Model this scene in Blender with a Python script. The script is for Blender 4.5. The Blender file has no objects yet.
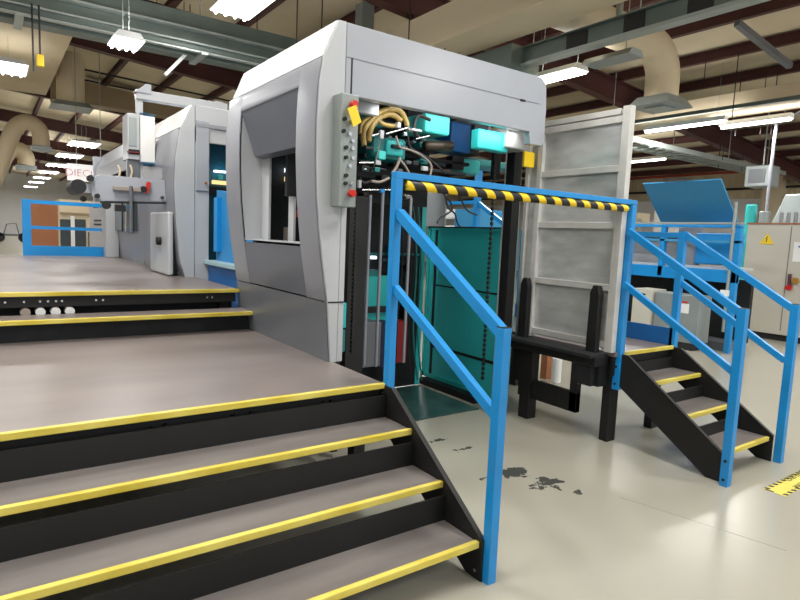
import bpy, bmesh, math, random
from mathutils import Vector, Matrix
random.seed(7)
C = bpy.context.scene.collection
# ------------------------------------------------------------------ camera
YAW, PIT, ROL, F, H = 0.616652248, 0.108118271, 0.0424723775, 580.257435, 1.7
_f = Vector((math.sin(YAW)*math.cos(PIT), math.cos(YAW)*math.cos(PIT), -math.sin(PIT)))
_r = Vector((math.cos(YAW), -math.sin(YAW), 0)); _u = _r.cross(_f)
_r2 = _r*math.cos(ROL)+_u*math.sin(ROL); _u2 = -_r*math.sin(ROL)+_u*math.cos(ROL)
def at(px, py, ax, v):
    """world point where the line of sight of a photo pixel meets the plane axis=v"""
    d = _r2*((px-400)/F) - _u2*((py-300)/F) + _f
    o = Vector((0, 0, H)); k = 'xyz'.index(ax)
    return o + d*((v-o[k])/d[k])
cam = bpy.data.cameras.new('camera'); co = bpy.data.objects.new('camera', cam); C.objects.link(co)
cam.sensor_width = 36; cam.lens = F/800*36; cam.clip_end = 300; cam.clip_start = .05
mt = Matrix((_r2, _u2, -_f)).transposed().to_4x4(); mt.translation = Vector((0, 0, H)); co.matrix_world = mt
bpy.context.scene.camera = co

# ------------------------------------------------------------------ materials
def mat(name, col, rough=.5, metal=0, var=.08, scale=3, spec=.5, col2=None, bump=0, bscale=40, coat=0, stretch=None, emit=None, estr=0, alpha=1):
    m = bpy.data.materials.new(name); m.use_nodes = True; nt = m.node_tree; b = nt.nodes['Principled BSDF']
    tc = nt.nodes.new('ShaderNodeTexCoord'); mp = nt.nodes.new('ShaderNodeMapping'); nt.links.new(tc.outputs['Object'], mp.inputs[0])
    if stretch: mp.inputs['Scale'].default_value = stretch
    n = nt.nodes.new('ShaderNodeTexNoise'); n.inputs['Scale'].default_value = scale; n.inputs['Detail'].default_value = 5
    nt.links.new(mp.outputs[0], n.inputs['Vector'])
    r = nt.nodes.new('ShaderNodeValToRGB'); r.color_ramp.elements[0].position = .3; r.color_ramp.elements[1].position = .7
    c2 = col2 or tuple(min(1, c*(1+var)) for c in col); c1 = tuple(c*(1-var) for c in col) if not col2 else col
    r.color_ramp.elements[0].color = (*c1, 1); r.color_ramp.elements[1].color = (*c2, 1)
    nt.links.new(n.outputs['Fac'], r.inputs[0]); nt.links.new(r.outputs[0], b.inputs['Base Color'])
    b.inputs['Roughness'].default_value = rough; b.inputs['Metallic'].default_value = metal
    b.inputs['Specular IOR Level'].default_value = spec; b.inputs['Coat Weight'].default_value = coat
    if bump:
        n2 = nt.nodes.new('ShaderNodeTexNoise'); n2.inputs['Scale'].default_value = bscale; nt.links.new(tc.outputs['Object'], n2.inputs['Vector'])
        bp = nt.nodes.new('ShaderNodeBump'); bp.inputs['Strength'].default_value = bump; bp.inputs['Distance'].default_value = .01
        nt.links.new(n2.outputs['Fac'], bp.inputs['Height']); nt.links.new(bp.outputs[0], b.inputs['Normal'])
    if emit:
        b.inputs['Emission Color'].default_value = (*emit, 1); b.inputs['Emission Strength'].default_value = estr
    if alpha < 1: b.inputs['Alpha'].default_value = alpha
    return m
def S(r, g, b):
    f = lambda c: (c/255/12.92) if c/255 <= .04045 else ((c/255+.055)/1.055)**2.4
    return (f(r), f(g), f(b))
M_blue = mat('blue_paint', S(20, 132, 200), .35, var=.06, scale=4)
M_dblue = mat('deep_blue_paint', S(14, 92, 158), .45, var=.1)
M_black = mat('black_paint', S(11, 11, 12), .6, var=.25, scale=6)
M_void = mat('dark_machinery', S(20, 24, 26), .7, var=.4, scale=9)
M_deck = mat('worn_deck', S(104, 96, 94), .34, col2=S(130, 120, 117), scale=1.3, stretch=(.5, 1.6, 1), bump=.05, bscale=120)
M_tread = mat('worn_tread', S(98, 92, 90), .42, col2=S(122, 116, 113), scale=2.2, stretch=(.6, 3, 3), bump=.08, bscale=160)
M_yel = mat('yellow_nosing', S(196, 174, 46), .5, col2=S(222, 206, 104), scale=9, stretch=(.5, 1, 1))
M_lgrey = mat('light_grey_enamel', S(178, 181, 184), .3, var=.02)
M_hdr = mat('pale_grey_enamel', S(160, 164, 172), .24, var=.02)
M_mgrey = mat('mid_grey_metallic', S(138, 141, 149), .34, metal=.15, var=.03)
M_dgrey = mat('slate_grey_enamel', S(98, 102, 112), .32, metal=.1, var=.03)
M_skirt = mat('skirt_grey', S(104, 107, 113), .3, metal=.12, var=.04)
M_teal = mat('teal_paint', S(48, 186, 186), .4, var=.08)
M_gate = mat('teal_guard_panel', S(56, 192, 194), .32, var=.06, scale=1.2)
M_dteal = mat('dark_teal_casting', S(26, 118, 118), .45, var=.25, scale=7)
M_lteal = mat('mint_paint', S(84, 224, 218), .35, var=.05)
M_mat = mat('dark_green_mat', S(34, 62, 62), .4, col2=S(60, 92, 88), scale=4)
M_alu = mat('brushed_aluminium', S(172, 174, 173), .34, metal=.3, col2=S(206, 207, 205), scale=3, stretch=(2, 1, 3), bump=.12, bscale=14)
M_aluf = mat('aluminium_frame', S(198, 197, 192), .4, metal=.2, var=.08, scale=8)
M_chrome = mat('polished_steel', S(200, 202, 205), .18, metal=1, var=.03)
M_ctrl = mat('control_box_grey', S(140, 148, 145), .4, metal=.2, var=.04)
M_red = mat('red_plastic', S(196, 40, 28), .35, var=.05)
M_dred = mat('dark_red_paint', S(128, 30, 30), .45, var=.1)
M_stick = mat('faded_yellow', S(222, 206, 92), .5, var=.08, scale=12)
M_ytag = mat('yellow_tag', S(240, 205, 40), .5, var=.03)
M_hose = mat('amber_hose', S(128, 104, 50), .35, col2=S(166, 142, 78), scale=12)
M_rub = mat('black_rubber', S(22, 22, 24), .55, var=.2)
M_cable = mat('grey_cable', S(150, 140, 130), .5, var=.1)
M_white = mat('white_paint', S(232, 232, 230), .4, var=.02)
M_cream = mat('cream_duct', S(214, 198, 168), .6, var=.04, scale=1.2)
M_tan = mat('tan_duct', S(150, 132, 104), .6, var=.05, scale=1.2)
M_insul = mat('ceiling_insulation', S(224, 212, 186), .8, col2=S(206, 192, 162), scale=.5, bump=.5, bscale=2.2)
M_mar = mat('maroon_steel', S(76, 38, 36), .55, var=.14, scale=2)
M_tray = mat('grey_green_trunking', S(100, 112, 106), .4, metal=.3, var=.08)
M_trayl = mat('light_trunking', S(160, 168, 164), .35, metal=.4, var=.06)
M_col = mat('grey_column', S(104, 108, 102), .55, var=.06)
M_galv = mat('galvanised_diffuser', S(150, 158, 158), .4, metal=.4, var=.06)
M_wall = mat('white_wall', S(226, 226, 226), .7, var=.03, scale=.4)
M_wallc = mat('cream_cladding', S(206, 190, 158), .7, var=.04, scale=.6)
M_chamfer = mat('overlit_white_enamel', S(244, 245, 247), .15, var=.01, coat=.5)  # whitened so the panel looks blown out by overhead light
M_pipe = mat('red_pipe', S(160, 62, 48), .5, var=.06)
M_beige = mat('beige_enamel', S(196, 192, 180), .4, var=.02)
M_wood = mat('tan_board', S(158, 100, 64), .6, var=.06)
M_glass = mat('dark_glazing', S(70, 78, 82), .1, var=.1)
M_dark = mat('dark_charcoal', S(30, 30, 32), .7, var=.1)  # dark colour for seams, slots, plinths and mullions
M_blid = mat('blue_lid', S(50, 134, 182), .42, var=.03)
M_fix = mat('fixture_reflector', S(225, 228, 230), .3, metal=.2, var=.02)
M_text = mat('pink_lettering', S(236, 176, 188), .6, var=.02)
M_btext = mat('blue_lettering', S(40, 90, 170), .6, var=.02)
def emis(name, c, s):
    m = bpy.data.materials.new(name); m.use_nodes = True; nt = m.node_tree; nt.nodes.clear()
    e = nt.nodes.new('ShaderNodeEmission'); e.inputs[0].default_value = (*c, 1); e.inputs[1].default_value = s
    o = nt.nodes.new('ShaderNodeOutputMaterial'); nt.links.new(e.outputs[0], o.inputs[0]); return m
E_tube = emis('lit_tube', (1, .98, .95), 14)
E_pan = emis('tube_glare', (1, .99, .97), 5)  # glowing panel adds the blown-out glare around the lamp tubes
E_glow = emis('small_lamp', (.75, .9, 1), 4)
E_warm = emis('warm_lamp', (1, .72, .3), 1.3)
E_sign = mat('emissive_sign_face', S(240, 240, 242), .5, var=.01, emit=(1, 1, 1), estr=.35)  # white face with weak emission

def floor_mat():
    m = mat('epoxy_floor', S(166, 163, 150), .2, var=.035, scale=.5)
    nt = m.node_tree; b = nt.nodes['Principled BSDF']; L = nt.links
    src = b.inputs['Base Color'].links[0].from_socket
    for n_ in nt.nodes:
        if n_.type == 'VALTORGB': n_.color_ramp.elements[0].position = 0; n_.color_ramp.elements[1].position = 1
    tc = nt.nodes.new('ShaderNodeTexCoord')
    def chip(cx, cy, rx, ry, prev, th=.5, sc=9, ccol=S(74, 75, 72)):
        mp = nt.nodes.new('ShaderNodeMapping'); mp.vector_type = 'POINT'
        mp.inputs['Location'].default_value = (-(cx-6)/rx, -(cy-36.5)/ry, 0); mp.inputs['Scale'].default_value = (1/rx, 1/ry, 1)
        L.new(tc.outputs['Object'], mp.inputs[0])
        ln = nt.nodes.new('ShaderNodeVectorMath'); ln.operation = 'LENGTH'; L.new(mp.outputs[0], ln.inputs[0])
        nz = nt.nodes.new('ShaderNodeTexNoise'); nz.inputs['Scale'].default_value = sc; nz.inputs['Detail'].default_value = 6; nz.inputs['Roughness'].default_value = .65
        L.new(tc.outputs['Object'], nz.inputs['Vector'])
        a = nt.nodes.new('ShaderNodeMath'); a.operation = 'MULTIPLY_ADD'; L.new(ln.outputs['Value'], a.inputs[0]); a.inputs[1].default_value = .32
        L.new(nz.outputs['Fac'], a.inputs[2])
        c = nt.nodes.new('ShaderNodeMath'); c.operation = 'LESS_THAN'; L.new(a.outputs[0], c.inputs[0]); c.inputs[1].default_value = th+.17
        mx = nt.nodes.new('ShaderNodeMix'); mx.data_type = 'RGBA'; L.new(c.outputs[0], mx.inputs[0]); L.new(prev, mx.inputs[6]); mx.inputs[7].default_value = (*ccol, 1)
        return mx.outputs[2]
    s = src
    for cx, cy, rx, ry, th in [(3.14, 2.86, .2, .13, .51), (3.2, 2.6, .2, .13, .51), (3.28, 2.4, .1, .045, .48), (3.1, 3.42, .2, .07, .44), (3.05, 3.68, .22, .06, .42), (2.86, 2.9, .12, .05, .42)]:
        s = chip(cx, cy, rx, ry, s, th)
    L.new(s, b.inputs['Base Color'])
    b.inputs['Roughness'].default_value = .24
    return m
def stripe_mat():
    m = mat('hazard_spiral', S(245, 205, 30), .45, var=.03); nt = m.node_tree; b = nt.nodes['Principled BSDF']; L = nt.links
    src = b.inputs['Base Color'].links[0].from_socket
    tc = nt.nodes.new('ShaderNodeTexCoord'); sp = nt.nodes.new('ShaderNodeSeparateXYZ'); L.new(tc.outputs['Object'], sp.inputs[0])
    an = nt.nodes.new('ShaderNodeMath'); an.operation = 'ARCTAN2'; L.new(sp.outputs['Z'], an.inputs[0]); L.new(sp.outputs['Y'], an.inputs[1])
    a = nt.nodes.new('ShaderNodeMath'); a.operation = 'DIVIDE'; L.new(an.outputs[0], a.inputs[0]); a.inputs[1].default_value = 2*math.pi
    x = nt.nodes.new('ShaderNodeMath'); x.operation = 'MULTIPLY_ADD'; L.new(sp.outputs['X'], x.inputs[0]); x.inputs[1].default_value = -5.9; L.new(a.outputs[0], x.inputs[2])
    fr = nt.nodes.new('ShaderNodeMath'); fr.operation = 'FRACT'; L.new(x.outputs[0], fr.inputs[0])
    g = nt.nodes.new('ShaderNodeMath'); g.operation = 'GREATER_THAN'; L.new(fr.outputs[0], g.inputs[0]); g.inputs[1].default_value = .46
    mx = nt.nodes.new('ShaderNodeMix'); mx.data_type = 'RGBA'; L.new(g.outputs[0], mx.inputs[0]); L.new(src, mx.inputs[6]); mx.inputs[7].default_value = (*S(24, 23, 24), 1)
    L.new(mx.outputs[2], b.inputs['Base Color']); return m
def corrugate(m, axis, freq, amt):
    nt = m.node_tree; b = nt.nodes['Principled BSDF']; tc = nt.nodes.new('ShaderNodeTexCoord')
    w = nt.nodes.new('ShaderNodeTexWave'); w.bands_direction = axis; w.inputs['Scale'].default_value = freq; nt.links.new(tc.outputs['Object'], w.inputs['Vector'])
    bp = nt.nodes.new('ShaderNodeBump'); bp.inputs['Strength'].default_value = amt; bp.inputs['Distance'].default_value = .03
    nt.links.new(w.outputs['Fac'], bp.inputs['Height']); nt.links.new(bp.outputs[0], b.inputs['Normal'])
corrugate(M_wallc, 'Y', 1.6, .5)
M_floor = floor_mat(); M_stripe = stripe_mat()

# ------------------------------------------------------------------ mesh helpers
ORG = {}
class MB:
    def __init__(s): s.b = bmesh.new()
    def hull8(s, p):
        v = [s.b.verts.new(q) for q in p]
        for f in ((0, 3, 2, 1), (4, 5, 6, 7), (0, 1, 5, 4), (1, 2, 6, 5), (2, 3, 7, 6), (3, 0, 4, 7)): s.b.faces.new([v[i] for i in f])
        return s
    def box(s, x0, x1, y0, y1, z0, z1):
        x0, x1 = sorted((x0, x1)); y0, y1 = sorted((y0, y1)); z0, z1 = sorted((z0, z1))
        return s.hull8([(x0, y0, z0), (x1, y0, z0), (x1, y1, z0), (x0, y1, z0), (x0, y0, z1), (x1, y0, z1), (x1, y1, z1), (x0, y1, z1)])
    def bar(s, p, q, w, h, up=(0, 0, 1)):
        p = Vector(p); q = Vector(q); d = (q-p).normalized(); u = Vector(up)
        a = d.cross(u).normalized(); c = a.cross(d).normalized(); a *= w/2; c *= h/2
        return s.hull8([p-a-c, p+a-c, p+a+c, p-a+c, q-a-c, q+a-c, q+a+c, q-a+c])
    def prism(s, poly, ax, a, b):
        def P(u, v, w):
            return {'x': (w, u, v), 'y': (u, w, v), 'z': (u, v, w)}[ax]
        n = len(poly); A = [s.b.verts.new(P(u, v, a)) for u, v in poly]; B = [s.b.verts.new(P(u, v, b)) for u, v in poly]
        s.b.faces.new(A); s.b.faces.new(B[::-1])
        for i in range(n): s.b.faces.new([A[i], B[i], B[(i+1) % n], A[(i+1) % n]])
        return s
    def cyl(s, p, q, r, n=16, r2=None):
        return s.tube([p, q], r, n, r2=r2)
    def tube(s, pts, r, n=10, r2=None, smooth=0):
        pts = [Vector(p) for p in pts]
        if smooth:
            o = []
            for i in range(len(pts)-1):
                p0 = pts[max(i-1, 0)]; p1 = pts[i]; p2 = pts[i+1]; p3 = pts[min(i+2, len(pts)-1)]
                for k in range(smooth):
                    t = k/smooth
                    o.append(.5*((2*p1)+(p2-p0)*t+(2*p0-5*p1+4*p2-p3)*t*t+(3*p1-p0-3*p2+p3)*t**3))
            o.append(pts[-1]); pts = o
        rings = []; ref = None
        for i, p in enumerate(pts):
            d = (pts[min(i+1, len(pts)-1)]-pts[max(i-1, 0)]).normalized()
            if ref is None: ref = Vector((0, 0, 1)) if abs(d.z) < .9 else Vector((1, 0, 0))
            a = d.cross(ref).normalized(); c = a.cross(d).normalized(); ref = c
            rr = r if r2 is None else r+(r2-r)*i/(len(pts)-1)
            rings.append([s.b.verts.new(p+a*(rr*math.cos(t))+c*(rr*math.sin(t))) for t in [2*math.pi*k/n for k in range(n)]])
        for A, B in zip(rings, rings[1:]):
            for k in range(n): s.b.faces.new([A[k], A[(k+1) % n], B[(k+1) % n], B[k]])
        s.b.faces.new(rings[0][::-1]); s.b.faces.new(rings[-1]); return s
    def quad(s, a, b, c, d, th=0):
        s.b.faces.new([s.b.verts.new(q) for q in (a, b, c, d)]); return s
    def strip(s, prof, ys, th=None):
        """sheet: profile of (x,z) points swept through y values"""
        g = [[s.b.verts.new((x, y, z)) for (x, z) in prof] for y in ys]
        for A, B in zip(g, g[1:]):
            for i in range(len(prof)-1): s.b.faces.new([A[i], A[i+1], B[i+1], B[i]])
        return s
    def build(s, name, m, parent=None, bevel=0, smooth=False, solid=0, label=None):
        bmesh.ops.recalc_face_normals(s.b, faces=s.b.faces)
        o_ = ORG.get(parent, Vector((0, 0, 0))) if parent else Vector((0, 0, 0))
        ctr = None
        if parent is None:
            xs = [v.co for v in s.b.verts]
            ctr = Vector((sum(c.x for c in xs)/len(xs), sum(c.y for c in xs)/len(xs), min(c.z for c in xs))); o_ = ctr
        for v in s.b.verts: v.co -= o_
        me = bpy.data.meshes.new(name); s.b.to_mesh(me); s.b.free(); me.materials.append(m)
        if smooth:
            for p in me.polygons: p.use_smooth = True
        o = bpy.data.objects.new(name, me); C.objects.link(o)
        if parent: o.parent = parent; ORG[o] = o_
        else: o.location = ctr; ORG[o] = ctr
        if solid:
            k = o.modifiers.new('solid', 'SOLIDIFY'); k.thickness = solid; k.offset = 0
        if bevel:
            k = o.modifiers.new('bevel', 'BEVEL'); k.width = bevel; k.segments = 2; k.limit_method = 'ANGLE'
        if smooth:
            k = o.modifiers.new('ws', 'WEIGHTED_NORMAL')
        if label: o['label'] = label
        return o
def tag(o, label, cat, group=None, kind=None):
    if label: o['label'] = label
    if cat: o['category'] = cat
    if group: o['group'] = group
    if kind: o['kind'] = kind
    return o
def thing(name, label, cat, loc, group=None):
    o = bpy.data.objects.new(name, None); C.objects.link(o); o.location = loc; o.empty_display_size = .1
    ORG[o] = Vector(loc); return tag(o, label, cat, group)
def dup(o, d, label=None):
    r = o.copy(); C.objects.link(r); r.location = Vector(o.location)+Vector(d); ORG[r] = Vector(r.location)
    if label: r['label'] = label
    for ch in list(o.children):
        c = ch.copy(); C.objects.link(c); c.parent = r
        for g in list(ch.children):
            e = g.copy(); C.objects.link(e); e.parent = c
    return r
def text(s, size, m, parent, mtx, name='lettering', ext=.0008):
    cu = bpy.data.curves.new('t', 'FONT'); cu.body = s; cu.size = size; cu.align_x = 'CENTER'; cu.align_y = 'CENTER'; cu.extrude = ext
    t = bpy.data.objects.new('t', cu); C.objects.link(t)
    me = bpy.data.meshes.new_from_object(t.evaluated_get(bpy.context.evaluated_depsgraph_get())); bpy.data.objects.remove(t)
    me.materials.clear(); me.materials.append(m)
    o = bpy.data.objects.new(name, me); C.objects.link(o)
    me.transform(mtx); org = ORG.get(parent, Vector((0, 0, 0)))
    for v in me.vertices: v.co -= org
    o.parent = parent; ORG[o] = org; return o
def frame_mtx(o, r, u):
    r = Vector(r).normalized(); u = Vector(u).normalized(); n = r.cross(u)
    m = Matrix((r, u, n)).transposed().to_4x4(); m.translation = Vector(o); return m

# ------------------------------------------------------------------ setting
tag(MB().box(-14, 26, -7, 80, -.1, 0).build('floor', M_floor), None, None, kind='structure')
def roofz(x): return 7.25-.083*x
b = MB(); b.hull8([(-14, -7, roofz(-14)), (26, -7, roofz(26)), (26, 80, roofz(26)), (-14, 80, roofz(-14)), (-14, -7, roofz(-14)+.1), (26, -7, roofz(26)+.1), (26, 80, roofz(26)+.1), (-14, 80, roofz(-14)+.1)])
tag(b.build('ceiling', M_insul), None, None, kind='structure')
w = MB().box(26, 26.2, -7, 80, 0, 5.1).build('wall_right', M_wall); tag(w, None, None, kind='structure')
MB().box(25.93, 26, -7, 80, 3.9, 5.1).build('cladding', M_wallc, w)
w = MB().box(-14, 26, 80, 80.2, 0, 8.3).build('wall_far', M_wall); tag(w, None, None, kind='structure')
w = MB().box(-14.2, -14, -7, 80, 0, 8.4).build('wall_left', M_wall); tag(w, None, None, kind='structure')

# roof steel
for i, y in enumerate((9.6, 18.0, 26.3, 34.6, 43.0, 51.4, 60.0)):
    r = MB()
    zz = lambda x: 6.5-.083*x
    for (dz0, dz1, w) in ((0, .03, .13), (.03, .52, .012), (.52, .55, .13)):
        r.hull8([(-13.9, y-w, zz(-13.9)+dz0), (25.9, y-w, zz(25.9)+dz0), (25.9, y+w, zz(25.9)+dz0), (-13.9, y+w, zz(-13.9)+dz0),
                 (-13.9, y-w, zz(-13.9)+dz1), (25.9, y-w, zz(25.9)+dz1), (25.9, y+w, zz(25.9)+dz1), (-13.9, y+w, zz(-13.9)+dz1)])
    o = r.build('roof_rafter', M_mar)
    tag(o, ('nearest maroon steel roof rafter, crossing above the grey press', 'maroon steel rafter crossing behind the grey-green trunking', 'maroon steel rafter just past the tan cross duct', 'maroon rafter over the gooseneck ducts, fourth from the camera', 'fifth maroon roof rafter, over the near end of the small row of lamps', 'sixth maroon roof rafter, deep in the hall', 'farthest maroon roof rafter at the end of the hall')[i], 'roof beam', 'maroon rafters across the hall')
for k in range(-15, 9):
    x = 11.68+1.62*k
    if x < -13.5 or x > 25.5: continue
    z = 7.0-.083*x; r = MB()
    r.box(x-.06, x+.06, -6.5, 79, z, z+.02); r.box(x-.008, x+.008, -6.5, 79, z+.02, z+.2); r.box(x-.06, x+.06, -6.5, 79, z+.2, z+.22)
    tag(r.build('roof_purlin', M_mar), 'maroon steel purlin running the length of the hall under the cream roof', 'roof beam', 'maroon purlins under the roof')

# ------------------------------------------------------------------ access platform and stairs
def nosing(x0, x1, y, z, parent):
    MB().box(x0, x1, y-.012, y+.018, z-.031, z+.003).build('nosing', M_yel, parent, bevel=.004)
plat = thing('landing_platform', 'wide worn grey-brown landing with a yellow front edge beside the press', 'platform', (0, 4, 0))
XL = -3.0
d = MB().box(XL, 1.96, 2.905, 5.2, .765, .80).build('deck', M_deck, plat); nosing(XL, 1.965, 2.9, .8, d)
MB().box(XL, 1.95, 2.925, 2.945, .58, .765).build('fascia', M_black, plat)
g = MB()
for x in (-.9, -.84, .62, .68, 1.02, 1.12, 1.55, 1.6): MB().cyl((x, 2.927, .735), (x, 2.915, .735), .009, 8).build('bolt', M_chrome, plat)
for x, y in ((1.9, 3.1), (1.9, 4.9), (-.5, 3.1), (-.5, 4.9), (-2.8, 3.1), (-2.8, 4.9)): MB().box(x-.04, x+.04, y-.04, y+.04, 0, .765).build('leg', M_black, plat)

up = thing('raised_platform', 'long raised grey-brown walkway with a yellow edge along the press line', 'platform', (0, 8, 0))
d = MB().box(XL, 1.9, 5.315, 11.25, 1.115, 1.15).build('deck', M_deck, up); nosing(XL, 1.905, 5.31, 1.15, d)
MB().box(XL, 1.88, 5.34, 5.36, 1.03, 1.115).build('fascia', M_black, up)
g = MB()
for px in (5, 24, 40, 48, 56, 62, 96, 103, 207, 212):
    p = at(px, 302, 'y', 5.335); MB().cyl((p.x, 5.342, 1.075), (p.x, 5.33, 1.075), .009, 8).build('bolt', M_chrome, up)
for x in (1.8, -.5, -2.8):
    for y in (5.45, 8.2, 11.1): MB().box(x-.04, x+.04, y-.04, y+.04, 0, 1.115).build('leg', M_black, up)
MB().box(XL, 1.9, 11.2, 11.24, .95, 1.115).build('rear_fascia', M_dblue, up)

st = thing('platform_step', 'single long grey step with yellow edge between the two platform levels', 'step', (0, 5.1, .8))
d = MB().box(XL, 1.945, 5.005, 5.3, .945, .975).build('tread', M_deck, st); nosing(XL, 1.95, 5.0, .975, d)
MB().box(XL, 1.93, 5.1, 5.12, .8, .945).build('riser', M_void, st)
MB().box(XL, 1.9, 5.5, 5.52, .8, 1.11).build('back_panel', M_void, st)
rl = None
for px in (25, 40, 55, 69):
    p = at(px, 312, 'y', 5.4)
    o = MB().cyl((p.x, 5.325, .99), (p.x, 5.47, .99), .035, 18).build('paper_roll', M_white if px > 30 else M_cable)
    tag(o, {25: 'grey roll end under the raised walkway, leftmost of the row', 40: 'white roll end under the raised walkway beside the grey one', 55: 'white roll end in the middle under the raised walkway', 69: 'white roll end farthest right under the raised walkway'}[px], 'roll', 'rolls tucked under the raised walkway')
    b_ = MB().box(p.x-.05, p.x+.05, 5.33, 5.47, .94, .956)

stairs = thing('staircase', 'wide three-step black staircase with yellow-edged treads in the foreground', 'stairs', (0, 2.4, 0))
for i, (y, z) in enumerate(((2.6, .6), (2.3, .4), (2.0, .2))):
    t = MB().box(XL, 1.955, y+.005, y+.29, z-.035, z).build('tread', M_tread, stairs, bevel=.003); nosing(XL, 1.96, y, z, t)
    MB().box(XL, 1.95, y+.26, y+.275, z, z+.135).build('riser', M_black, stairs, label='black riser plate behind a tread')
STR = [(2.97, .79), (2.80, .79), (1.965, .215), (1.965, .0), (2.08, .0), (2.97, .58)]
MB().prism(STR, 'x', 1.958, 1.97).build('stringer', M_black, stairs, bevel=.002)
MB().prism(STR, 'x', XL-.012, XL).build('stringer', M_black, stairs, bevel=.002)
MB().bar((1.964, 2.80, .79), (1.964, 1.965, .215), .03, .006).build('stringer_lip', M_black, stairs)
g = MB()
for y, z in ((2.9, .74), (2.03, .15), (2.0, .05)): MB().cyl((1.957, y, z), (1.947, y, z), .01, 8).build('bolt', M_chrome, stairs)

def post(x, y, z0, z1, parent, s=.062):
    o = MB().box(x-s/2, x+s/2, y-s/2, y+s/2, z0, z1).build('post', M_blue, parent, bevel=.003)
    MB().box(x-s/2+.002, x+s/2-.002, y-s/2+.002, y+s/2-.002, z1, z1+.004).build('end_cap', M_rub, o)
    return o
def bolts(pts, parent):
    for p in pts: MB().cyl((p[0], p[1], p[2]), (p[0]-.005, p[1], p[2]), .011, 10).build('bolt', M_black, parent)
# left hand rail
hr = thing('stair_handrail', 'bright blue square-tube handrail on the right of the foreground stairs', 'handrail', (2.0, 2.4, 0))
post(1.997, 2.9, .5, 2.045, hr, .052); post(1.997, 1.95, 0, 1.29, hr, .054)
MB().bar((2.003, 2.87, 1.84), (2.003, 1.95, 1.255), .045, .06).build('top_rail', M_blue, hr, bevel=.003)
MB().bar((2.003, 2.88, 1.39), (2.003, 1.97, .85), .04, .05).build('middle_rail', M_blue, hr, bevel=.003)
# cross bar
cb = thing('barrier_bar', 'blue crossbar wrapped below with yellow and black hazard tape', 'barrier', (3.2, 2.9, 2.0))
MB().box(1.972, 4.42, 2.875, 2.925, 2.045, 2.085).build('crossbar', M_blue, cb, bevel=.003)
pp = thing('x', '', '', (0, 0, 0)); bpy.data.objects.remove(pp)
o = MB().cyl((2.06, 2.9, 1.965), (4.3, 2.9, 1.965), .031, 20).build('hazard_sleeve', M_stripe, cb, smooth=True, label='yellow and black spiral-striped sleeve')
for v in o.data.vertices: v.co.z += .035
o.location = (0, 0, .014)
# dangling cables
for k, (pts) in enumerate([[(443, 190), (452, 202), (450, 209), (441, 214), (437, 220)], [(445, 192), (448, 204), (455, 211), (457, 219), (460, 224)], [(458, 190), (463, 200), (468, 208), (477, 212)]]):
    P = [at(x, y+3, 'y', 2.9) for x, y in pts]
    tag(MB().tube(P, .006, 8, smooth=5).build('cable_end', M_rub, smooth=True), ('black cable end curling left below the striped bar', 'black cable end hanging straight down below the striped bar', 'black cable end bending right below the striped bar')[k], 'cable', 'cut cables below the striped bar')

# right stair
rs = thing('staircase', 'narrow black three-step staircase with yellow-edged treads beyond the barrier', 'stairs', (4.78, 2.4, 0))
X0, X1 = 4.37, 5.18
d = MB().box(4.30, X1, 2.885, 4.9, .765, .80).build('landing', M_deck, rs); nosing(4.34, X1, 2.88, .8, d)
MB().box(4.30, X1, 2.9, 2.915, .6, .765).build('fascia', M_black, rs)
for y, z in ((2.6, .6), (2.3, .4), (2.0, .2)):
    t = MB().box(X0+.01, X1-.01, y+.005, y+.27, z-.035, z).build('tread', M_tread, rs, bevel=.003); nosing(X0+.01, X1-.01, y, z, t)
    MB().box(X0+.01, X1-.01, y+.26, y+.272, z, z+.1).build('riser', M_black, rs)
for x in (X0-.012, X1):
    MB().prism(STR, 'x', x, x+.012).build('stringer', M_black, rs, bevel=.002)
    MB().bar((x+.006, 2.80, .79), (x+.006, 1.965, .215), .03, .006).build('stringer_lip', M_black, rs)
MB().box(4.34, 4.46, 2.93, 3.01, 0, .76).build('leg', M_black, rs, bevel=.003); MB().box(5.06, 5.16, 2.95, 3.03, 0, .76).build('leg', M_black, rs)
MB().box(4.34, 4.42, 4.7, 4.8, 0, .76).build('leg', M_black, rs); MB().box(5.06, 5.16, 4.7, 4.8, 0, .76).build('leg', M_black, rs)
MB().box(5.185, 5.2, 2.9, 4.9, .76, .96).build('kick_plate', M_dblue, rs, label='deep blue kick plate')
MB().box(4.2, 4.345, 2.96, 3.02, .5, .78).build('bracket', M_black, rs)
rh = thing('stair_handrail', 'blue handrail on the near side of the narrow right-hand stairs', 'handrail', (4.33, 2.4, 0))
p_ = post(4.365, 2.89, .48, 2.045, rh, .06); bolts([(4.335, 2.89, .68), (4.335, 2.89, .53)], p_)
p_ = post(4.33, 1.92, 0, 1.3, rh, .06); bolts([(4.299, 1.92, .19), (4.299, 1.92, .05)], p_)
MB().bar((4.33, 2.88, 1.83), (4.33, 1.93, 1.265), .045, .055).build('top_rail', M_blue, rh, bevel=.003)
MB().bar((4.33, 2.88, 1.39), (4.33, 1.94, .84), .04, .05).build('middle_rail', M_blue, rh, bevel=.003)
r2 = thing('stair_handrail', 'blue handrail on the far side of the narrow right-hand stairs', 'handrail', (5.22, 2.4, 0))
p_ = post(5.215, 2.9, .62, 1.86, r2, .06); post(5.23, 1.93, 0, 1.3, r2, .06)
MB().bar((5.222, 2.88, 1.83), (5.222, 1.95, 1.265), .045, .055).build('top_rail', M_blue, r2, bevel=.003)
MB().bar((5.222, 2.88, 1.39), (5.222, 1.96, .84), .04, .05).build('middle_rail', M_blue, r2, bevel=.003)
MB().box(5.2, 5.24, 2.93, 4.9, 1.8, 1.85).build('side_rail', M_blue, r2, bevel=.003)
MB().box(5.2, 5.24, 4.86, 4.9, .8, 1.8).build('rear_post', M_blue, r2, bevel=.003)

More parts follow.
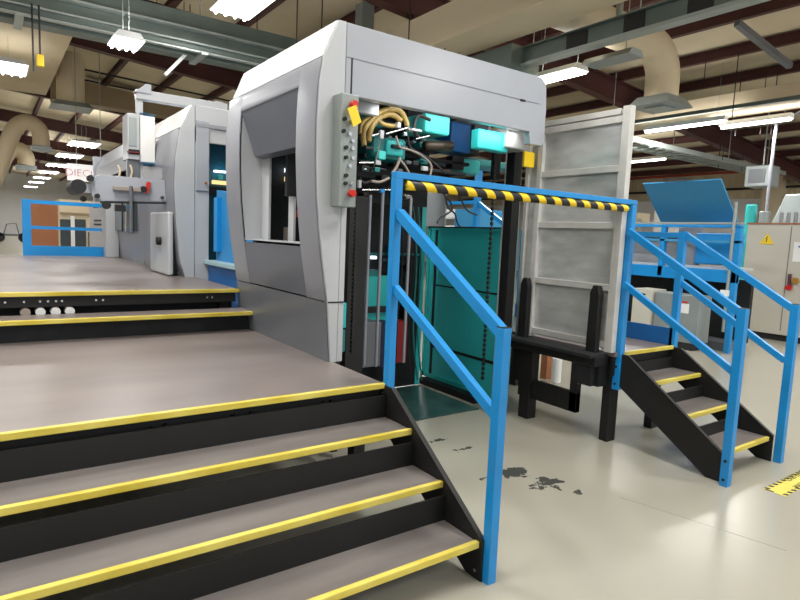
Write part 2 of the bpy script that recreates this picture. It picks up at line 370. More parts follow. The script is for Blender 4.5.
# far rail at end of raised walkway
fr = thing('guard_rail', 'blue guard rail closing the far end of the raised walkway', 'guard rail', (1.1, 11.2, 1.15))
MB().box(.43, .55, 11.15, 11.2, 1.15, 2.05).build('post', M_blue, fr)
MB().box(.5, 1.58, 11.16, 11.2, 1.985, 2.045).build('top_rail', M_blue, fr)
MB().box(.5, 1.58, 11.16, 11.2, 1.58, 1.63).build('middle_rail', M_blue, fr)
MB().box(.5, 1.6, 11.17, 11.19, 1.15, 1.31).build('kick_plate', M_blue, fr)

# ------------------------------------------------------------------ press unit (nearest)
press = thing('press_unit', 'tall grey press housing with curved side and open front beside the landing', 'press', (3.0, 4.4, 0))
PR = [(1.94, .8), (1.905, 1.23), (1.84, 1.62), (1.805, 1.95), (1.79, 2.25), (1.79, 2.5), (1.80, 2.71), (1.825, 2.86)]
def px_(z):
    for (x0, z0), (x1, z1) in zip(PR, PR[1:]):
        if z0 <= z <= z1: return x0+(x1-x0)*(z-z0)/(z1-z0)
YA, YB, YC, YD = 3.57, 3.86, 5.01, 5.35
def prof(z0, z1, n=8): return [(px_(z0+(z1-z0)*i/n), z0+(z1-z0)*i/n) for i in range(n+1)]
s = MB(); s.strip(prof(1.235, 2.855, 16), [YA, YB]); s.strip(prof(1.235, 2.855, 16), [YC, YD]); s.strip(prof(2.71, 2.855, 3), [YB, YC])
s.build('curved_side_panel', M_mgrey, press, smooth=True, solid=.02)
MB().strip(prof(.8, 1.225, 4), [YA, YD]).build('side_skirt', M_skirt, press, solid=.02)
MB().strip(prof(1.24, 1.6, 4), [YB+.01, YC-.01]).build('side_panel_lower', M_dgrey, press, solid=.012, label='slate panel under the side window')
MB().strip([(px_(1.625), 1.625), (1.985, 1.625)], [YB, YC]).build('window_sill', M_lgrey, press, solid=.01)
MB().strip([(1.828, 2.865), (1.93, 3.11)], [YA, YD-.04]).build('chamfer_panel', M_chamfer, press, solid=.012, label='sloping top edge panel whitened to look overlit')
# window hood and jambs
s = MB(); s.quad((1.80, YB, 2.71), (1.80, YC, 2.71), (1.90, YC-.07, 2.34), (1.90, YB, 2.34)); s.quad((1.90, YB, 2.34), (1.90, YC-.07, 2.34), (2.0, YC-.02, 2.33), (2.0, YB, 2.33))
s.build('window_hood', M_dgrey, press, solid=.006)
pf = [(px_(1.62+.109*i), 1.62+.109*i) for i in range(11)]
for y_ in (YC, YB-.012): MB().prism(pf+[(2.0, 2.71), (2.0, 1.62)], 'y', y_, y_+.01).build('window_jamb', M_lgrey, press)
MB().box(1.99, 2.01, 4.84, YC, 1.63, 2.33).build('window_frame', M_lgrey, press)
# front corner column
cz = [(px_(z), z) for z in [.8+.0, 1.0, 1.23, 1.45, 1.7, 1.95, 2.2, 2.45, 2.7, 2.855]]+[(1.93, 3.11)]
MB().prism(cz+[(1.985, 3.11), (1.985, .8)], 'y', 3.55, 3.6).build('corner_panel', M_lgrey, press)
MB().box(1.99, 2.035, 3.555, 3.66, .8, 2.64).build('corner_post', M_lgrey, press, bevel=.004)
MB().box(1.905, 2.03, 3.547, 3.551, 1.222, 1.232).build('seam', M_dark, press)
MB().prism([(px_(.8), .8), (px_(1.225), 1.225), (2.035, 1.225), (2.035, .8)], 'y', YD-.02, YD).build('rear_corner', M_skirt, press)
# header beam with rounded right end
hp = [(1.99, 2.64), (3.80, 2.64), (3.815, 2.54), (3.97, 2.54), (3.985, 2.6), (3.99, 2.85), (3.975, 3.03), (3.955, 3.08), (3.90, 3.11), (1.99, 3.11)]
MB().prism(hp, 'y', 3.55, 3.62).build('header_panel', M_hdr, press, bevel=.006)
MB().box(1.99, 3.9, 3.546, 3.551, 2.885, 2.89).build('header_seam', M_mgrey, press)
MB().box(3.66, 3.72, 3.544, 3.551, 2.875, 2.89).build('latch', M_black, press)
MB().box(2.03, 2.04, 3.546, 3.552, 2.65, 2.89).build('header_slot', M_dark, press)
MB().prism([(1.93, 3.08), (1.93, 3.11), (3.9, 3.11), (3.95, 3.08)], 'y', 3.62, YD).build('roof_panel', M_hdr, press)
MB().box(3.93, 3.96, 4.2, YD, 2.6, 3.06).build('right_header', M_hdr, press)
MB().box(1.96, 3.9, YD-.03, YD-.01, 2.3, 3.08).build('rear_header', M_hdr, press)
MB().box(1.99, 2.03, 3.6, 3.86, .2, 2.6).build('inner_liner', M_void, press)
lp_ = MB().cyl((2.6, 3.72, 2.8), (3.7, 3.72, 2.8), .02, 10).build('added_fill_tube', E_tube, press)  # unseen tube and fill light added to brighten the press interior
l = bpy.data.lights.new('added_fill_light', 'AREA'); l.shape = 'RECTANGLE'; l.size = 1.5; l.size_y = .1; l.energy = 3.5; l.color = (1, .99, .96)
lo = bpy.data.objects.new('added_fill_light', l); C.objects.link(lo); lo.parent = press; lo.location = Vector((3.1, 3.68, 2.62))-ORG[press]; lo.rotation_euler = (math.radians(38), 0, 0)
# dark core behind window and opening
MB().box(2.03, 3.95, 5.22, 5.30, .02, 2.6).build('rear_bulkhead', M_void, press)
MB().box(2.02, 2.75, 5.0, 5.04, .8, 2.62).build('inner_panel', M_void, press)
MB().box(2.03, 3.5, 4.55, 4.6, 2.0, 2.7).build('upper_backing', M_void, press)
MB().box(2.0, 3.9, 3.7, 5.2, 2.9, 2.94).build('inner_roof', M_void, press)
# black corner column right
MB().box(3.98, 4.08, 3.88, 3.98, .0, 2.55).build('black_column', M_black, press)
for px in (353.5,):
    p = at(px, 300, 'y', 3.72)
    g = MB(); z = .82
    while z < 1.9:
        g.box(p.x-.012, p.x+.012, 3.705, 3.735, z, z+.02); z += .032
    g.box(p.x-.004, p.x+.004, 3.715, 3.725, .8, 1.95)
    g.build('drive_chain', M_rub, press, label='vertical roller chain')
MB().box(2.26, 2.42, 3.9, 4.0, .05, 2.0).build('guide_column', M_black, press)
MB().box(2.08, 2.13, 3.75, 3.8, .05, 2.0).build('guide_column', M_black, press)
g = MB(); p = at(493, 200, 'y', 3.9); z = .4
while z < 2.4:
    g.box(p.x-.012, p.x+.012, 3.89, 3.91, z, z+.03); z += .045
g.box(p.x-.004, p.x+.004, 3.897, 3.903, .4, 2.45); g.build('drive_chain', M_rub, press)
# vertical rods (pile guides)
for (px, top, bot) in ((370.5, 195, 365), (383, 190, 366), (398, 200, 365), (411, 198, 362)):
    a = at(px, top, 'y', 4.0); c = at(px-3.5, bot, 'y', 4.0)
    MB().cyl((a.x, 4.0, a.z), (a.x-.005, 4.0, c.z), .014, 10).build('guide_rod', M_mgrey, press, smooth=True)
a = at(396, 197, 'y', 4.0); c = at(411, 198, 'y', 4.0)
MB().tube([(a.x, 4.0, a.z-.02), (a.x+.02, 4.0, a.z+.02), (c.x-.02, 4.0, c.z+.015), (c.x, 4.0, c.z-.02)], .012, 8).build('rod_bridge', M_chrome, press)
def pbox(x0, y0, x1, y1, Y, dep, name, m, bev=.006, **k):
    a = at(x0, y0, 'y', Y); c = at(x1, y1, 'y', Y)
    return MB().box(a.x, c.x, Y, Y+dep, c.z, a.z).build(name, m, press, bevel=bev, **k)
# lower interior
pbox(364, 276, 388, 322, 4.9, .2, 'teal_housing', M_teal)
pbox(366, 270, 380, 277, 4.9, .2, 'housing_cap', M_dteal)
pbox(346, 252, 420, 256, 5.1, .06, 'cross_beam', M_dteal)
pbox(346, 308, 392, 312, 4.85, .05, 'cross_bar', M_rub)
pbox(363, 323, 380, 366, 4.6, .3, 'grey_housing', M_skirt)
pbox(382, 323, 392, 366, 4.7, .3, 'navy_housing', mat('navy', S(18, 34, 66), .5))
pbox(398, 322, 406, 362, 4.7, .2, 'red_housing', M_dred)
pbox(342, 303, 346, 328, 3.9, .05, 'teal_side', M_teal); pbox(341, 330, 345, 352, 3.9, .05, 'teal_side', M_dteal)
pbox(349.5, 255.5, 354, 264, 5.15, .02, 'window_glint', M_lteal); pbox(356.5, 255.5, 360.5, 263, 5.15, .02, 'window_glint', M_lteal)  # mint colour paints in light reflecting off small windows
pbox(371, 256, 377, 259, 5.15, .02, 'pilot_lamp', E_glow)
MB().box(3.95, 4.01, 5.21, 5.29, .02, 2.1).build('teal_edge', M_teal, press)
for i in range(14):
    px = random.uniform(386, 418); py = random.uniform(230, 360)
    pbox(px, py, px+random.uniform(3, 9), py+random.uniform(3, 12), 5.0, .1, 'gearbox', random.choice((M_void, M_dteal, M_rub, M_rub)), .004)
for i in range(5):
    px = random.uniform(400, 418); a = at(px, 205, 'y', 4.9); c = at(px+random.uniform(-6, 6), 380, 'y', 4.9)
    MB().tube([a, a.lerp(c, .3)+Vector((.03, 0, 0)), a.lerp(c, .7)-Vector((.04, 0, 0)), c], .009, 8, smooth=5).build('hanging_hose', random.choice((M_rub, M_dteal, M_rub)), press, smooth=True)
# upper interior
pbox(359, 100, 379, 116, 3.75, .05, 'white_plate', M_lgrey)
pbox(359, 111, 384, 128, 3.95, .3, 'teal_casting', M_dteal, .02)
pbox(374, 134, 406, 162, 4.0, .3, 'teal_casting', M_dteal, .03)
pbox(387, 139, 403, 157, 3.97, .1, 'teal_flange', M_teal, .015)
pbox(393, 144, 403, 149, 3.94, .06, 'keyhole_slot', M_black, .003)
pbox(379, 150, 386, 160, 3.93, .06, 'bright_teal_cap', M_lteal, .01)
pbox(359, 151, 470, 163, 4.3, .25, 'black_crossbeam', M_black, .01)
pbox(357, 165, 440, 186, 4.2, .2, 'black_tie_beam', M_void, .01)
pbox(426, 112, 450, 136, 4.0, .3, 'mint_cover', M_lteal, .02, label='bright teal sheet cover')
pbox(408, 102, 426, 135, 4.4, .1, 'dark_frame_plate', M_void)
pbox(452, 121, 470, 154, 4.3, .25, 'blue_motor_cover', M_dblue, .012, label='deep blue cover')
pbox(470, 124, 479, 155, 4.4, .2, 'black_plate', M_void)
pbox(479, 128, 508, 153, 3.78, .1, 'teal_cover', M_teal, .012, label='large teal cover')
pbox(508, 127, 529, 151, 3.74, .3, 'stainless_cover', M_alu, .012)
pbox(463, 156, 514, 171, 4.5, .3, 'teal_panel', M_dteal, .02)
pbox(463, 158, 480, 175, 4.45, .2, 'teal_panel', M_teal, .02)
pbox(494.5, 150, 500, 180, 4.2, .04, 'black_strut', M_black)
pbox(453, 155, 464, 170, 4.3, .1, 'black_block', M_black)
pbox(525, 151, 534, 168, 3.9, .04, 'yellow_block', M_ytag)
pbox(420, 137, 452, 152, 4.15, .1, 'dark_teal_plate', M_dteal)
a = at(425, 146, 'y', 4.05); c = at(451, 146, 'y', 4.05); MB().cyl(a, c, .045, 16).build('shaft', mat('bronze_shaft', S(70, 62, 52), .4, metal=.5), press, smooth=True)
pbox(428, 168, 466, 176, 4.0, .06, 'black_rail', M_rub)
for pts, r, m in [([(364, 146), (363.5, 132), (370, 121), (380, 112), (392, 109), (401, 112), (406, 121), (407, 126)], .022, M_hose),
                  ([(368.5, 142), (371, 129), (377, 119.5), (386, 115), (394, 115.5), (401, 121)], .022, M_hose),
                  ([(377, 119), (383, 124), (392, 126), (398, 125)], .018, M_hose),
                  ([(360, 134), (361, 125), (366, 119), (372, 118)], .015, M_hose),
                  ([(406, 120), (408, 128), (412, 132)], .012, M_cable),
                  ([(396, 136), (400, 147), (410, 150), (422, 156), (431, 165), (430, 176)], .009, M_cable),
                  ([(408, 136), (411, 148), (428, 158), (444, 172)], .008, M_rub),
                  ([(380, 140), (377, 156), (372, 172)], .004, M_cable),
                  ([(400, 158), (397, 166), (392, 174)], .012, M_cable), ([(400, 160), (405, 166), (409, 173)], .009, M_cable),
                  ([(371, 181), (380, 182), (389, 178)], .011, M_cable), ([(371, 181), (364, 183), (359, 178)], .01, M_rub),
                  ([(424, 110), (409, 105), (403, 96)], .02, M_rub), ([(358, 170), (372, 168), (386, 170)], .007, M_rub),
                  ([(360, 162), (368, 162), (379, 163)], .006, M_cable), ([(430, 120), (418, 116), (414, 130), (421, 140)], .014, M_rub)]:
    MB().tube([at(x, y, 'y', 3.84) for x, y in pts], r, 10, smooth=6).build('hose', m, press, smooth=True)
for a_, b_, r in (((386, 134), (407, 128), .008), ((416, 139), (429, 136), .007), ((372, 136), (382, 133), .009), ((359, 163), (378, 163), .006), ((362, 190), (395, 190), .007)):
    MB().cyl(at(*a_, 'y', 3.82), at(*b_, 'y', 3.82), r, 10).build('steel_rod', M_chrome, press, smooth=True)
for x0, y0, x1, y1, m in ((380.5, 130, 384, 139, M_lgrey), (398, 122, 401, 128, M_lgrey), (404, 132, 407, 136, M_chrome), (376, 160, 381, 165, M_lgrey), (423, 166, 428, 171, M_lgrey), (359, 180, 361.5, 188, M_lgrey), (381, 189, 385, 193, M_blue), (362, 165, 369, 172, M_void), (364, 168, 367, 170, E_glow), (375, 167, 380, 172, M_dteal), (412, 128, 422, 132, M_lgrey), (366, 146, 374, 150, M_rub)):
    pbox(x0, y0, x1, y1, 3.8, .03, 'fitting', m, .003)
for i in range(26):
    px = random.uniform(358, 424); py = random.uniform(128, 196); a = random.uniform(2, 7)
    pbox(px, py, px+a, py+random.uniform(2, 6), random.uniform(3.95, 4.15), .1, 'valve_block', random.choice((M_rub, M_void, M_dteal, M_black, M_skirt)), .004)
# items behind the side window
def xbox(x0, y0, x1, y1, X, dep, name, m):
    a = at(x0, y0, 'x', X); c = at(x1, y1, 'x', X)
    MB().box(X, X+dep, a.y, c.y, c.z, a.z).build(name, m, press)
MB().box(2.3, 2.33, 4.12, 5.0, .9, 2.62).build('inner_wall', M_void, press)
xbox(289, 188, 293, 243, 2.1, .02, 'white_upright', M_lgrey); xbox(272, 168.5, 279, 170.5, 2.2, .02, 'lamp', E_glow); xbox(282, 169, 292, 171, 2.2, .02, 'lamp', E_glow)
xbox(273, 176.5, 279, 181, 2.2, .02, 'warm_lamp', E_warm); xbox(282, 177, 287, 181, 2.2, .02, 'warm_lamp', E_warm)
xbox(275, 228, 278, 240, 2.2, .05, 'cream_block', M_cable); xbox(280, 227, 288, 240, 2.2, .05, 'cream_block', M_cable)
xbox(294, 210, 299, 217, 2.2, .03, 'red_knob', M_red); xbox(280, 206, 283, 211, 2.2, .03, 'red_knob', M_dred)
xbox(290, 172, 297, 184, 2.2, .05, 'chrome_bracket', M_chrome); xbox(294, 184, 300, 206, 2.2, .05, 'navy_plate', bpy.data.materials['navy'])
# control box on the corner
ctl = MB().box(1.90, 2.03, 3.43, 3.545, 1.885, 2.62).build('control_panel', M_ctrl, press, bevel=.005, label='slim grey push-button panel on the press corner')
for (px, py) in ((344, 119), (350, 122), (343, 131), (349, 134), (352, 141), (345.5, 147.5), (352, 148.5), (345.5, 157.5), (352, 158), (349, 166), (345.5, 175.5), (345, 183.5), (351, 184)):
    p = at(px, py, 'y', 3.43); MB().cyl((p.x, 3.43, p.z), (p.x, 3.412, p.z), .013, 14).build('push_button', M_rub if px < 347 else M_chrome, ctl)
for (px, py) in ((351.5, 105), (349.5, 193.5)):
    p = at(px, py, 'y', 3.43); MB().tube([(p.x, 3.43, p.z), (p.x, 3.401, p.z)], .016, 18).tube([(p.x, 3.402, p.z), (p.x, 3.375, p.z)], .027, 18, r2=.022).build('stop_button', M_red, ctl, label='red mushroom stop button')
a, b2, c, d = [at(*q, 'y', 3.37) for q in ((347.5, 108), (356, 105), (361.5, 122), (353.5, 127))]
o = MB().quad(a, b2, c, d).build('lockout_tag', M_ytag, solid=.003); tag(o, 'yellow tag hung from the red stop button on the control panel', 'tag')

# teal guard gate on the far right side
gt = thing('guard_gate', 'tall teal sheet-metal guard gate behind the barrier bar', 'gate', (4.27, 4.8, 0))
MB().box(4.26, 4.28, 4.1, 5.45, .1, 1.8).build('panel', M_gate, gt)
MB().box(4.27, 4.28, 5.2, 5.62, 1.84, 2.35).build('upper_panel', M_lgrey, gt)
g = MB(); g.box(4.24, 4.30, 4.1, 5.46, 1.8, 1.83); g.box(4.24, 4.3, 5.43, 5.47, .05, 1.83); g.box(4.24, 4.3, 4.08, 4.12, .05, 1.83); g.box(4.24, 4.3, 4.1, 5.46, .05, .1); g.build('frame', M_teal, gt)
g = MB(); g.box(4.245, 4.262, 5.30, 5.33, .1, 1.8); g.box(4.245, 4.262, 4.16, 4.18, .1, 1.8); g.box(4.25, 4.262, 4.12, 5.3, .42, .45); g.box(4.25, 4.262, 4.12, 5.3, 1.15, 1.165); g.box(4.235, 4.302, 4.1, 5.46, 1.825, 1.84); g.build('trim_strip', M_black, gt)
tag(MB().box(2.05, 4.0, 4.18, 5.2, 0, .012).build('floor_mat', M_mat), 'dark green floor mat inside the press opening', 'mat')
tag(MB().box(4.08, 4.2, 4.35, 5.3, 0, .07).build('floor_rail', M_black, bevel=.005), 'low black floor rail along the foot of the teal gate', 'rail')

# aluminium door / pile board
ad = thing('pallet_board', 'tall upright ribbed aluminium board standing open beside the press', 'board', (4.3, 3.5, .8))
MB().box(4.3, 4.31, 2.97, 3.98, .82, 2.8).build('sheet', M_alu, ad)
g = MB(); g.box(4.26, 4.325, 2.9, 2.975, .8, 2.84); g.box(4.26, 4.32, 3.80, 3.86, .8, 2.76); g.box(4.26, 4.32, 3.96, 4.0, .78, 2.7)
g.build('upright', M_aluf, ad, bevel=.004)
for z in (.86, 1.345, 1.87, 2.34, 2.74): MB().box(4.265, 4.3, 2.975, 3.82, z-.028, z+.028).build('rib', M_aluf, ad, bevel=.004)
MB().box(4.27, 4.31, 3.0, 4.0, 2.78, 2.83).build('top_rail', M_aluf, ad, bevel=.004)
sd = thing('side_guard', 'narrow grey metal guard strip beside the black press column', 'guard', (4.2, 4.05, 0))
MB().box(4.18, 4.2, 3.99, 4.2, .03, 2.62).build('panel', M_aluf, sd, bevel=.003); MB().box(4.17, 4.21, 4.0, 4.02, .03, 2.2).build('edge', M_alu, sd)
MB().box(4.175, 4.2, 4.03, 4.12, .0, 1.3).build('foot_plate', M_skirt, sd)
# black lift carriage
lf = thing('lift_carriage', 'black steel lift carriage carrying the aluminium board', 'lift', (4.25, 3.5, 0))
MB().box(4.12, 4.30, 2.95, 4.0, .68, .76).build('beam', M_black, lf, bevel=.004)
MB().box(4.05, 4.26, 2.95, 4.0, .76, .79).build('shelf', M_void, lf, bevel=.004)
for y in (3.86, 3.06):
    g = MB(); g.prism([(y-.05, .78), (y+.05, .78), (y+.045, 1.3), (y+.02, 1.36), (y-.03, 1.36), (y-.05, 1.28)], 'x', 4.19, 4.25); g.build('fork', M_black, lf, bevel=.006)
MB().box(4.2, 4.3, 3.7, 3.95, .35, .7).build('bracket', M_black, lf, bevel=.004)
MB().box(4.24, 4.3, 3.2, 3.9, .2, .38).build('lower_beam', M_black, lf, bevel=.004)
MB().box(4.24, 4.3, 3.2, 3.28, .2, .7).build('hanger', M_black, lf, bevel=.004)
MB().box(4.2, 4.32, 3.72, 3.84, 0, .36).build('leg', M_black, lf, bevel=.004)
MB().box(4.15, 4.3, 3.0, 3.2, .5, .72).build('end_bracket', M_void, lf, bevel=.004)
p = at(556, 377, 'y', 4.6); tag(MB().cyl((p.x, 4.6, 0), (p.x, 4.6, .3), .06, 16).build('waste_tube', M_white, bevel=.003), 'short white tube on the floor behind the black lift', 'tube')
p = at(552, 380, 'y', 4.8); tag(MB().box(p.x-.18, p.x-.08, 4.75, 4.85, 0, .3).build('cardboard_box', M_wood, bevel=.003), 'small tan box behind the black lift carriage', 'box')

# ------------------------------------------------------------------ second unit behind
def unit_profile(z0, z1, off=0, n=10):
    Q = [(1.79, 1.15), (1.745, 1.25), (1.70, 1.7), (1.675, 2.1), (1.69, 2.5), (1.74, 2.79)]
    def f(z):
        for (x0, a), (x1, b) in zip(Q, Q[1:]):
            if a <= z <= b: return x0+(x1-x0)*(z-a)/(b-a)
    return [(f(z0+(z1-z0)*i/n)+off, z0+(z1-z0)*i/n) for i in range(n+1)]
u2 = thing('press_unit', 'second light grey press housing with curved side behind the first', 'press', (3, 7.8, 0))
MB().strip(unit_profile(1.15, 2.785), [6.76, 8.7]).build('curved_side_panel', M_mgrey, u2, smooth=True, solid=.02)
MB().strip([(1.742, 2.795), (1.86, 3.05)], [6.76, 8.7]).build('chamfer_panel', M_white, u2, solid=.012)
e = unit_profile(1.15, 2.785)+[(1.86, 3.05)]
MB().prism(e+[(1.885, 3.05), (1.885, 1.15)], 'y', 6.72, 6.77).build('corner_panel', M_lgrey, u2)
s = MB()
s.box(1.89, 2.05, 6.73, 6.78, .8, 2.83); s.box(1.89, 4.4, 6.73, 6.78, 2.66, 3.05); s.box(1.89, 4.4, 6.74, 6.8, .0, 1.2); s.build('end_panel', M_lgrey, u2, bevel=.003)
MB().box(1.9, 2.045, 6.71, 6.73, 2.12, 2.89).build('end_door', M_hdr, u2, bevel=.006)
MB().box(1.9, 2.3, 6.705, 6.72, 2.82, 2.86).build('door_handle', M_mgrey, u2)
p = at(206, 183, 'y', 6.7); MB().cyl((p.x, 6.71, p.z), (p.x, 6.69, p.z), .015, 12).build('knob', M_wood, u2)
MB().prism([(1.86, 3.03), (1.86, 3.05), (4.4, 3.05), (4.4, 3.03)], 'y', 6.77, 8.7).build('roof_panel', M_hdr, u2)
MB().box(2.05, 4.4, 7.3, 7.4, .0, 3.0).build('inner_wall', mat('deep_teal_blue', S(20, 96, 120), .4, var=.2), u2)
for x0, y0, x1, y1, m, nm in ((213, 180, 228, 185, E_warm, 'warm_lamp'), (215, 170, 228, 173, E_glow, 'lamp'), (209, 186, 228, 196, M_void, 'dark_plate'), (219, 175, 223, 179, M_lteal, 'fitting')):
    a = at(x0, y0, 'y', 7.2); c = at(x1, y1, 'y', 7.2); MB().box(a.x, c.x, 7.2, 7.25, c.z, a.z).build(nm, m, u2)
gd = thing('side_guard', 'blue sheet-metal guard between the two press housings', 'guard', (2.6, 6.1, .8))
MB().prism([(5.42, 2.02), (6.68, 2.14), (6.68, .9), (5.42, .9)], 'x', 2.12, 2.2).build('panel', mat('guard_blue', S(40, 130, 190), .4), gd, bevel=.004)
MB().box(2.07, 2.13, 6.5, 6.62, 1.45, 2.05).build('hinge_strip', M_blue, gd, bevel=.004)
MB().box(1.99, 2.2, 5.42, 6.74, 1.3, 1.345).build('ledge', mat('pale_ledge', S(150, 180, 186), .4), gd, bevel=.006, label='pale grey-blue ledge')
MB().box(2.04, 2.12, 5.42, 6.7, .9, 1.3).build('kick_panel', M_dblue, gd)
MB().box(2.04, 2.3, 5.42, 6.7, 0, .9).build('base', M_dblue, gd)

u3 = thing('press_unit', 'third grey press housing with glazed panels, far end of the press line', 'press', (3, 10.8, 0))
MB().strip([(1.83, 1.15), (1.80, 1.6), (1.80, 2.1)], [9.0, 13.2]).build('side_panel', M_mgrey, u3, solid=.02)
MB().strip([(1.76, 2.55), (1.80, 2.8), (1.93, 3.08)], [9.0, 13.4]).build('upper_side_panel', M_hdr, u3, solid=.02)
MB().box(1.93, 4.2, 9.0, 13.4, 3.0, 3.06).build('roof_panel', M_hdr, u3)
MB().box(1.9, 1.95, 9.0, 13.3, 2.1, 2.6).build('recess', M_void, u3)
MB().box(1.75, 4.2, 13.3, 13.45, .0, 3.05).build('end_panel', M_hdr, u3)
MB().box(2.0, 2.1, 8.7, 13.3, 0, 3.0).build('core', M_skirt, u3)
MB().box(1.60, 1.80, 10.9, 12.9, 1.15, 2.1).build('drawer_cabinet', M_lgrey, u3, bevel=.01)
for z in (2.0, 1.75, 1.68): MB().box(1.59, 1.602, 11.4, 12.2, z, z+.03).build('drawer_slot', M_dark, u3)
MB().box(1.74, 1.79, 9.3, 11.2, 1.62, 2.08).build('glazing', M_glass, u3)
for y in (9.3, 9.9, 10.2, 11.15): MB().box(1.73, 1.745, y, y+.04, 1.6, 2.1).build('mullion', M_lgrey if y == 9.9 else M_dark, u3)
for px in (112, 122): 
    p = at(px, 170, 'x', 1.85); MB().box(1.82, 1.86, p.y-.12, p.y+.12, 2.3, 2.62).build('window_slot', M_rub, u3)
MB().box(1.62, 1.68, at(168, 240, 'x', 1.62).y, at(150, 240, 'x', 1.62).y, 1.16, at(159, 212, 'x', 1.62).z).build('access_cover', M_lgrey, u2, bevel=.02)
q_ = at(159, 241, 'x', 1.6); MB().cyl((1.62, q_.y, q_.z), (1.57, q_.y, q_.z), .045, 16).build('rotary_knob', M_black, u2)
# feeder arm / side frame
sf = thing('infeed_side_frame', 'pale grey side plate with black roller jutting from the second press', 'side frame', (1.2, 7.1, 2.0))
P = [at(x, y, 'y', 7.1) for x, y in ((90, 178), (100, 174.5), (165, 180), (166, 201.5), (101, 201), (92, 196))]
MB().prism([(p.x, p.z) for p in P], 'y', 7.1, 7.13).build('plate', M_hdr, sf, bevel=.003)
p = at(77, 187, 'y', 7.05); MB().cyl((p.x, 6.92, p.z), (p.x, 7.35, p.z), .075, 24).build('roller', M_rub, sf, smooth=False)
MB().bar((p.x, 7.15, p.z), (P[0].x+.05, 7.15, p.z), .04, .1).build('roller_arm', M_hdr, sf)
for (x, y, r) in ((90, 178.5, .035), (97, 196, .025), (83, 199, .03), (106, 205, .045), (143, 189.5, .035), (162, 197.5, .015)):
    p = at(x, y, 'y', 7.09); MB().cyl((p.x, 7.1, p.z), (p.x, 7.04, p.z), r, 14).build('knob', M_rub, sf)
a = at(113, 186, 'y', 7.07); c = at(141, 192, 'y', 7.07); MB().box(a.x, c.x, 7.04, 7.09, c.z, a.z).build('slide_block', M_cable, sf, bevel=.005)
a = at(149, 182, 'y', 7.06); c = at(146, 193, 'y', 7.06); MB().bar(a, c, .03, .04).build('red_lever', M_red, sf)
a = at(100, 202, 'y', 7.08); c = at(166, 203, 'y', 7.08); MB().cyl(a, c, .012, 10).build('shaft', M_rub, sf)
a = at(131, 186, 'y', 7.03); c = at(131, 232, 'y', 7.03); MB().cyl(a, c, .018, 10).build('stem', M_skirt, sf)
a = at(85, 203, 'y', 7.08); c = at(128, 207, 'y', 7.08); MB().box(at(116, 204, 'y', 7.0).x, at(126, 208, 'y', 7.0).x, 7.0, 7.1, a.z-.07, a.z).build('motor', M_rub, sf)
# console on arm
cs = thing('operator_console', 'white operator console box with pale blue edges hanging from a grey arm', 'console', (1.65, 7.7, 2.4))
Y = 7.7
def cb_(x0, y0, x1, y1, dy0, dy1, nm, m, bev=.004):
    a = at(x0, y0, 'y', Y); c = at(x1, y1, 'y', Y); return MB().box(a.x, c.x, Y+dy0, Y+dy1, c.z, a.z).build(nm, m, cs, bevel=bev)
cb_(140, 115, 155, 163, 0, .35, 'housing', M_white); cb_(140, 112.5, 155.5, 115, 0, .36, 'top_trim', M_blid); cb_(141, 162, 156, 164.5, 0, .36, 'bottom_trim', M_blid)
cb_(127, 113, 139.5, 160, -.02, .3, 'screen_housing', M_lgrey)
cb_(128.5, 117, 136.5, 147, -.03, -.02, 'screen', M_galv); cb_(128, 149, 139, 155, -.04, -.02, 'keypad', M_rub); cb_(126, 151.5, 139, 154, -.06, -.03, 'red_key_row', M_dred)
cb_(127.5, 155, 140, 180, .02, .1, 'lower_bracket', M_skirt)
cb_(137.5, 88, 144.5, 182, .06, .14, 'arm_post', M_lgrey)
a = at(137, 90, 'y', Y); c = at(228, 110, 'y', Y)
MB().box(a.x, c.x, Y+.02, Y+.16, a.z-.09, a.z+.02).build('arm', M_lgrey, cs, bevel=.004)
MB().prism([(a.x-.02, a.z-.02), (a.x+.1, a.z+.09), (a.x+.16, a.z+.09), (a.x+.16, a.z-.02)], 'y', Y, Y+.16).build('arm_bracket', M_hdr, cs)
MB().box(c.x-.15, c.x-.05, Y+.05, Y+.12, 3.05, c.z+.1).build('arm_stand', M_lgrey, cs)
for px in (117, 129):
    pts = [at(px, 182, 'y', Y), at(px+3, 172, 'y', Y), at(px+1, 165, 'y', Y)]
    MB().tube(pts, .012, 8, smooth=4).build('cable', M_cream, cs, smooth=True)

# ------------------------------------------------------------------ background left
p0 = at(28, 203, 'y', 17); p1 = at(58.5, 242, 'y', 17)
pb = thing('display_partition', 'tan board partition standing behind the far blue rail', 'partition', ((p0.x+p1.x)/2, 17, 0))
MB().box(p0.x, p1.x, 17, 17.05, .2, p0.z).build('board', M_wood, pb); MB().box(p0.x, p1.x, 17.05, 17.1, 0, .25).build('base', M_dark, pb)
p0 = at(60, 206, 'y', 19); p1 = at(112, 240, 'y', 19)
of = thing('office_cabin', 'cream modular office with glazed door and windows behind the far rail', 'office', ((p0.x+p1.x)/2+.5, 19, 0))
MB().box(p0.x, p1.x+1.5, 19, 21, 0, 2.35).build('wall', M_cream, of)
for x0, x1, m in ((60, 71, M_glass), (74, 86, M_glass), (88, 95, M_glass)):
    a = at(x0, 219 if x0 < 80 else 232, 'y', 18.98); c = at(x1, 241, 'y', 18.98); MB().box(a.x, c.x, 18.97, 19.0, c.z-.3, a.z).build('window', m, of)
a = at(60, 213, 'y', 18.97); MB().box(a.x, p1.x+1.5, 18.95, 19.0, a.z-.03, a.z+.03).build('fascia', M_tan, of)
a = at(72.5, 216, 'y', 18.97); MB().box(a.x-.05, a.x+.05, 18.95, 19.0, 0, a.z).build('door_post', M_white, of)
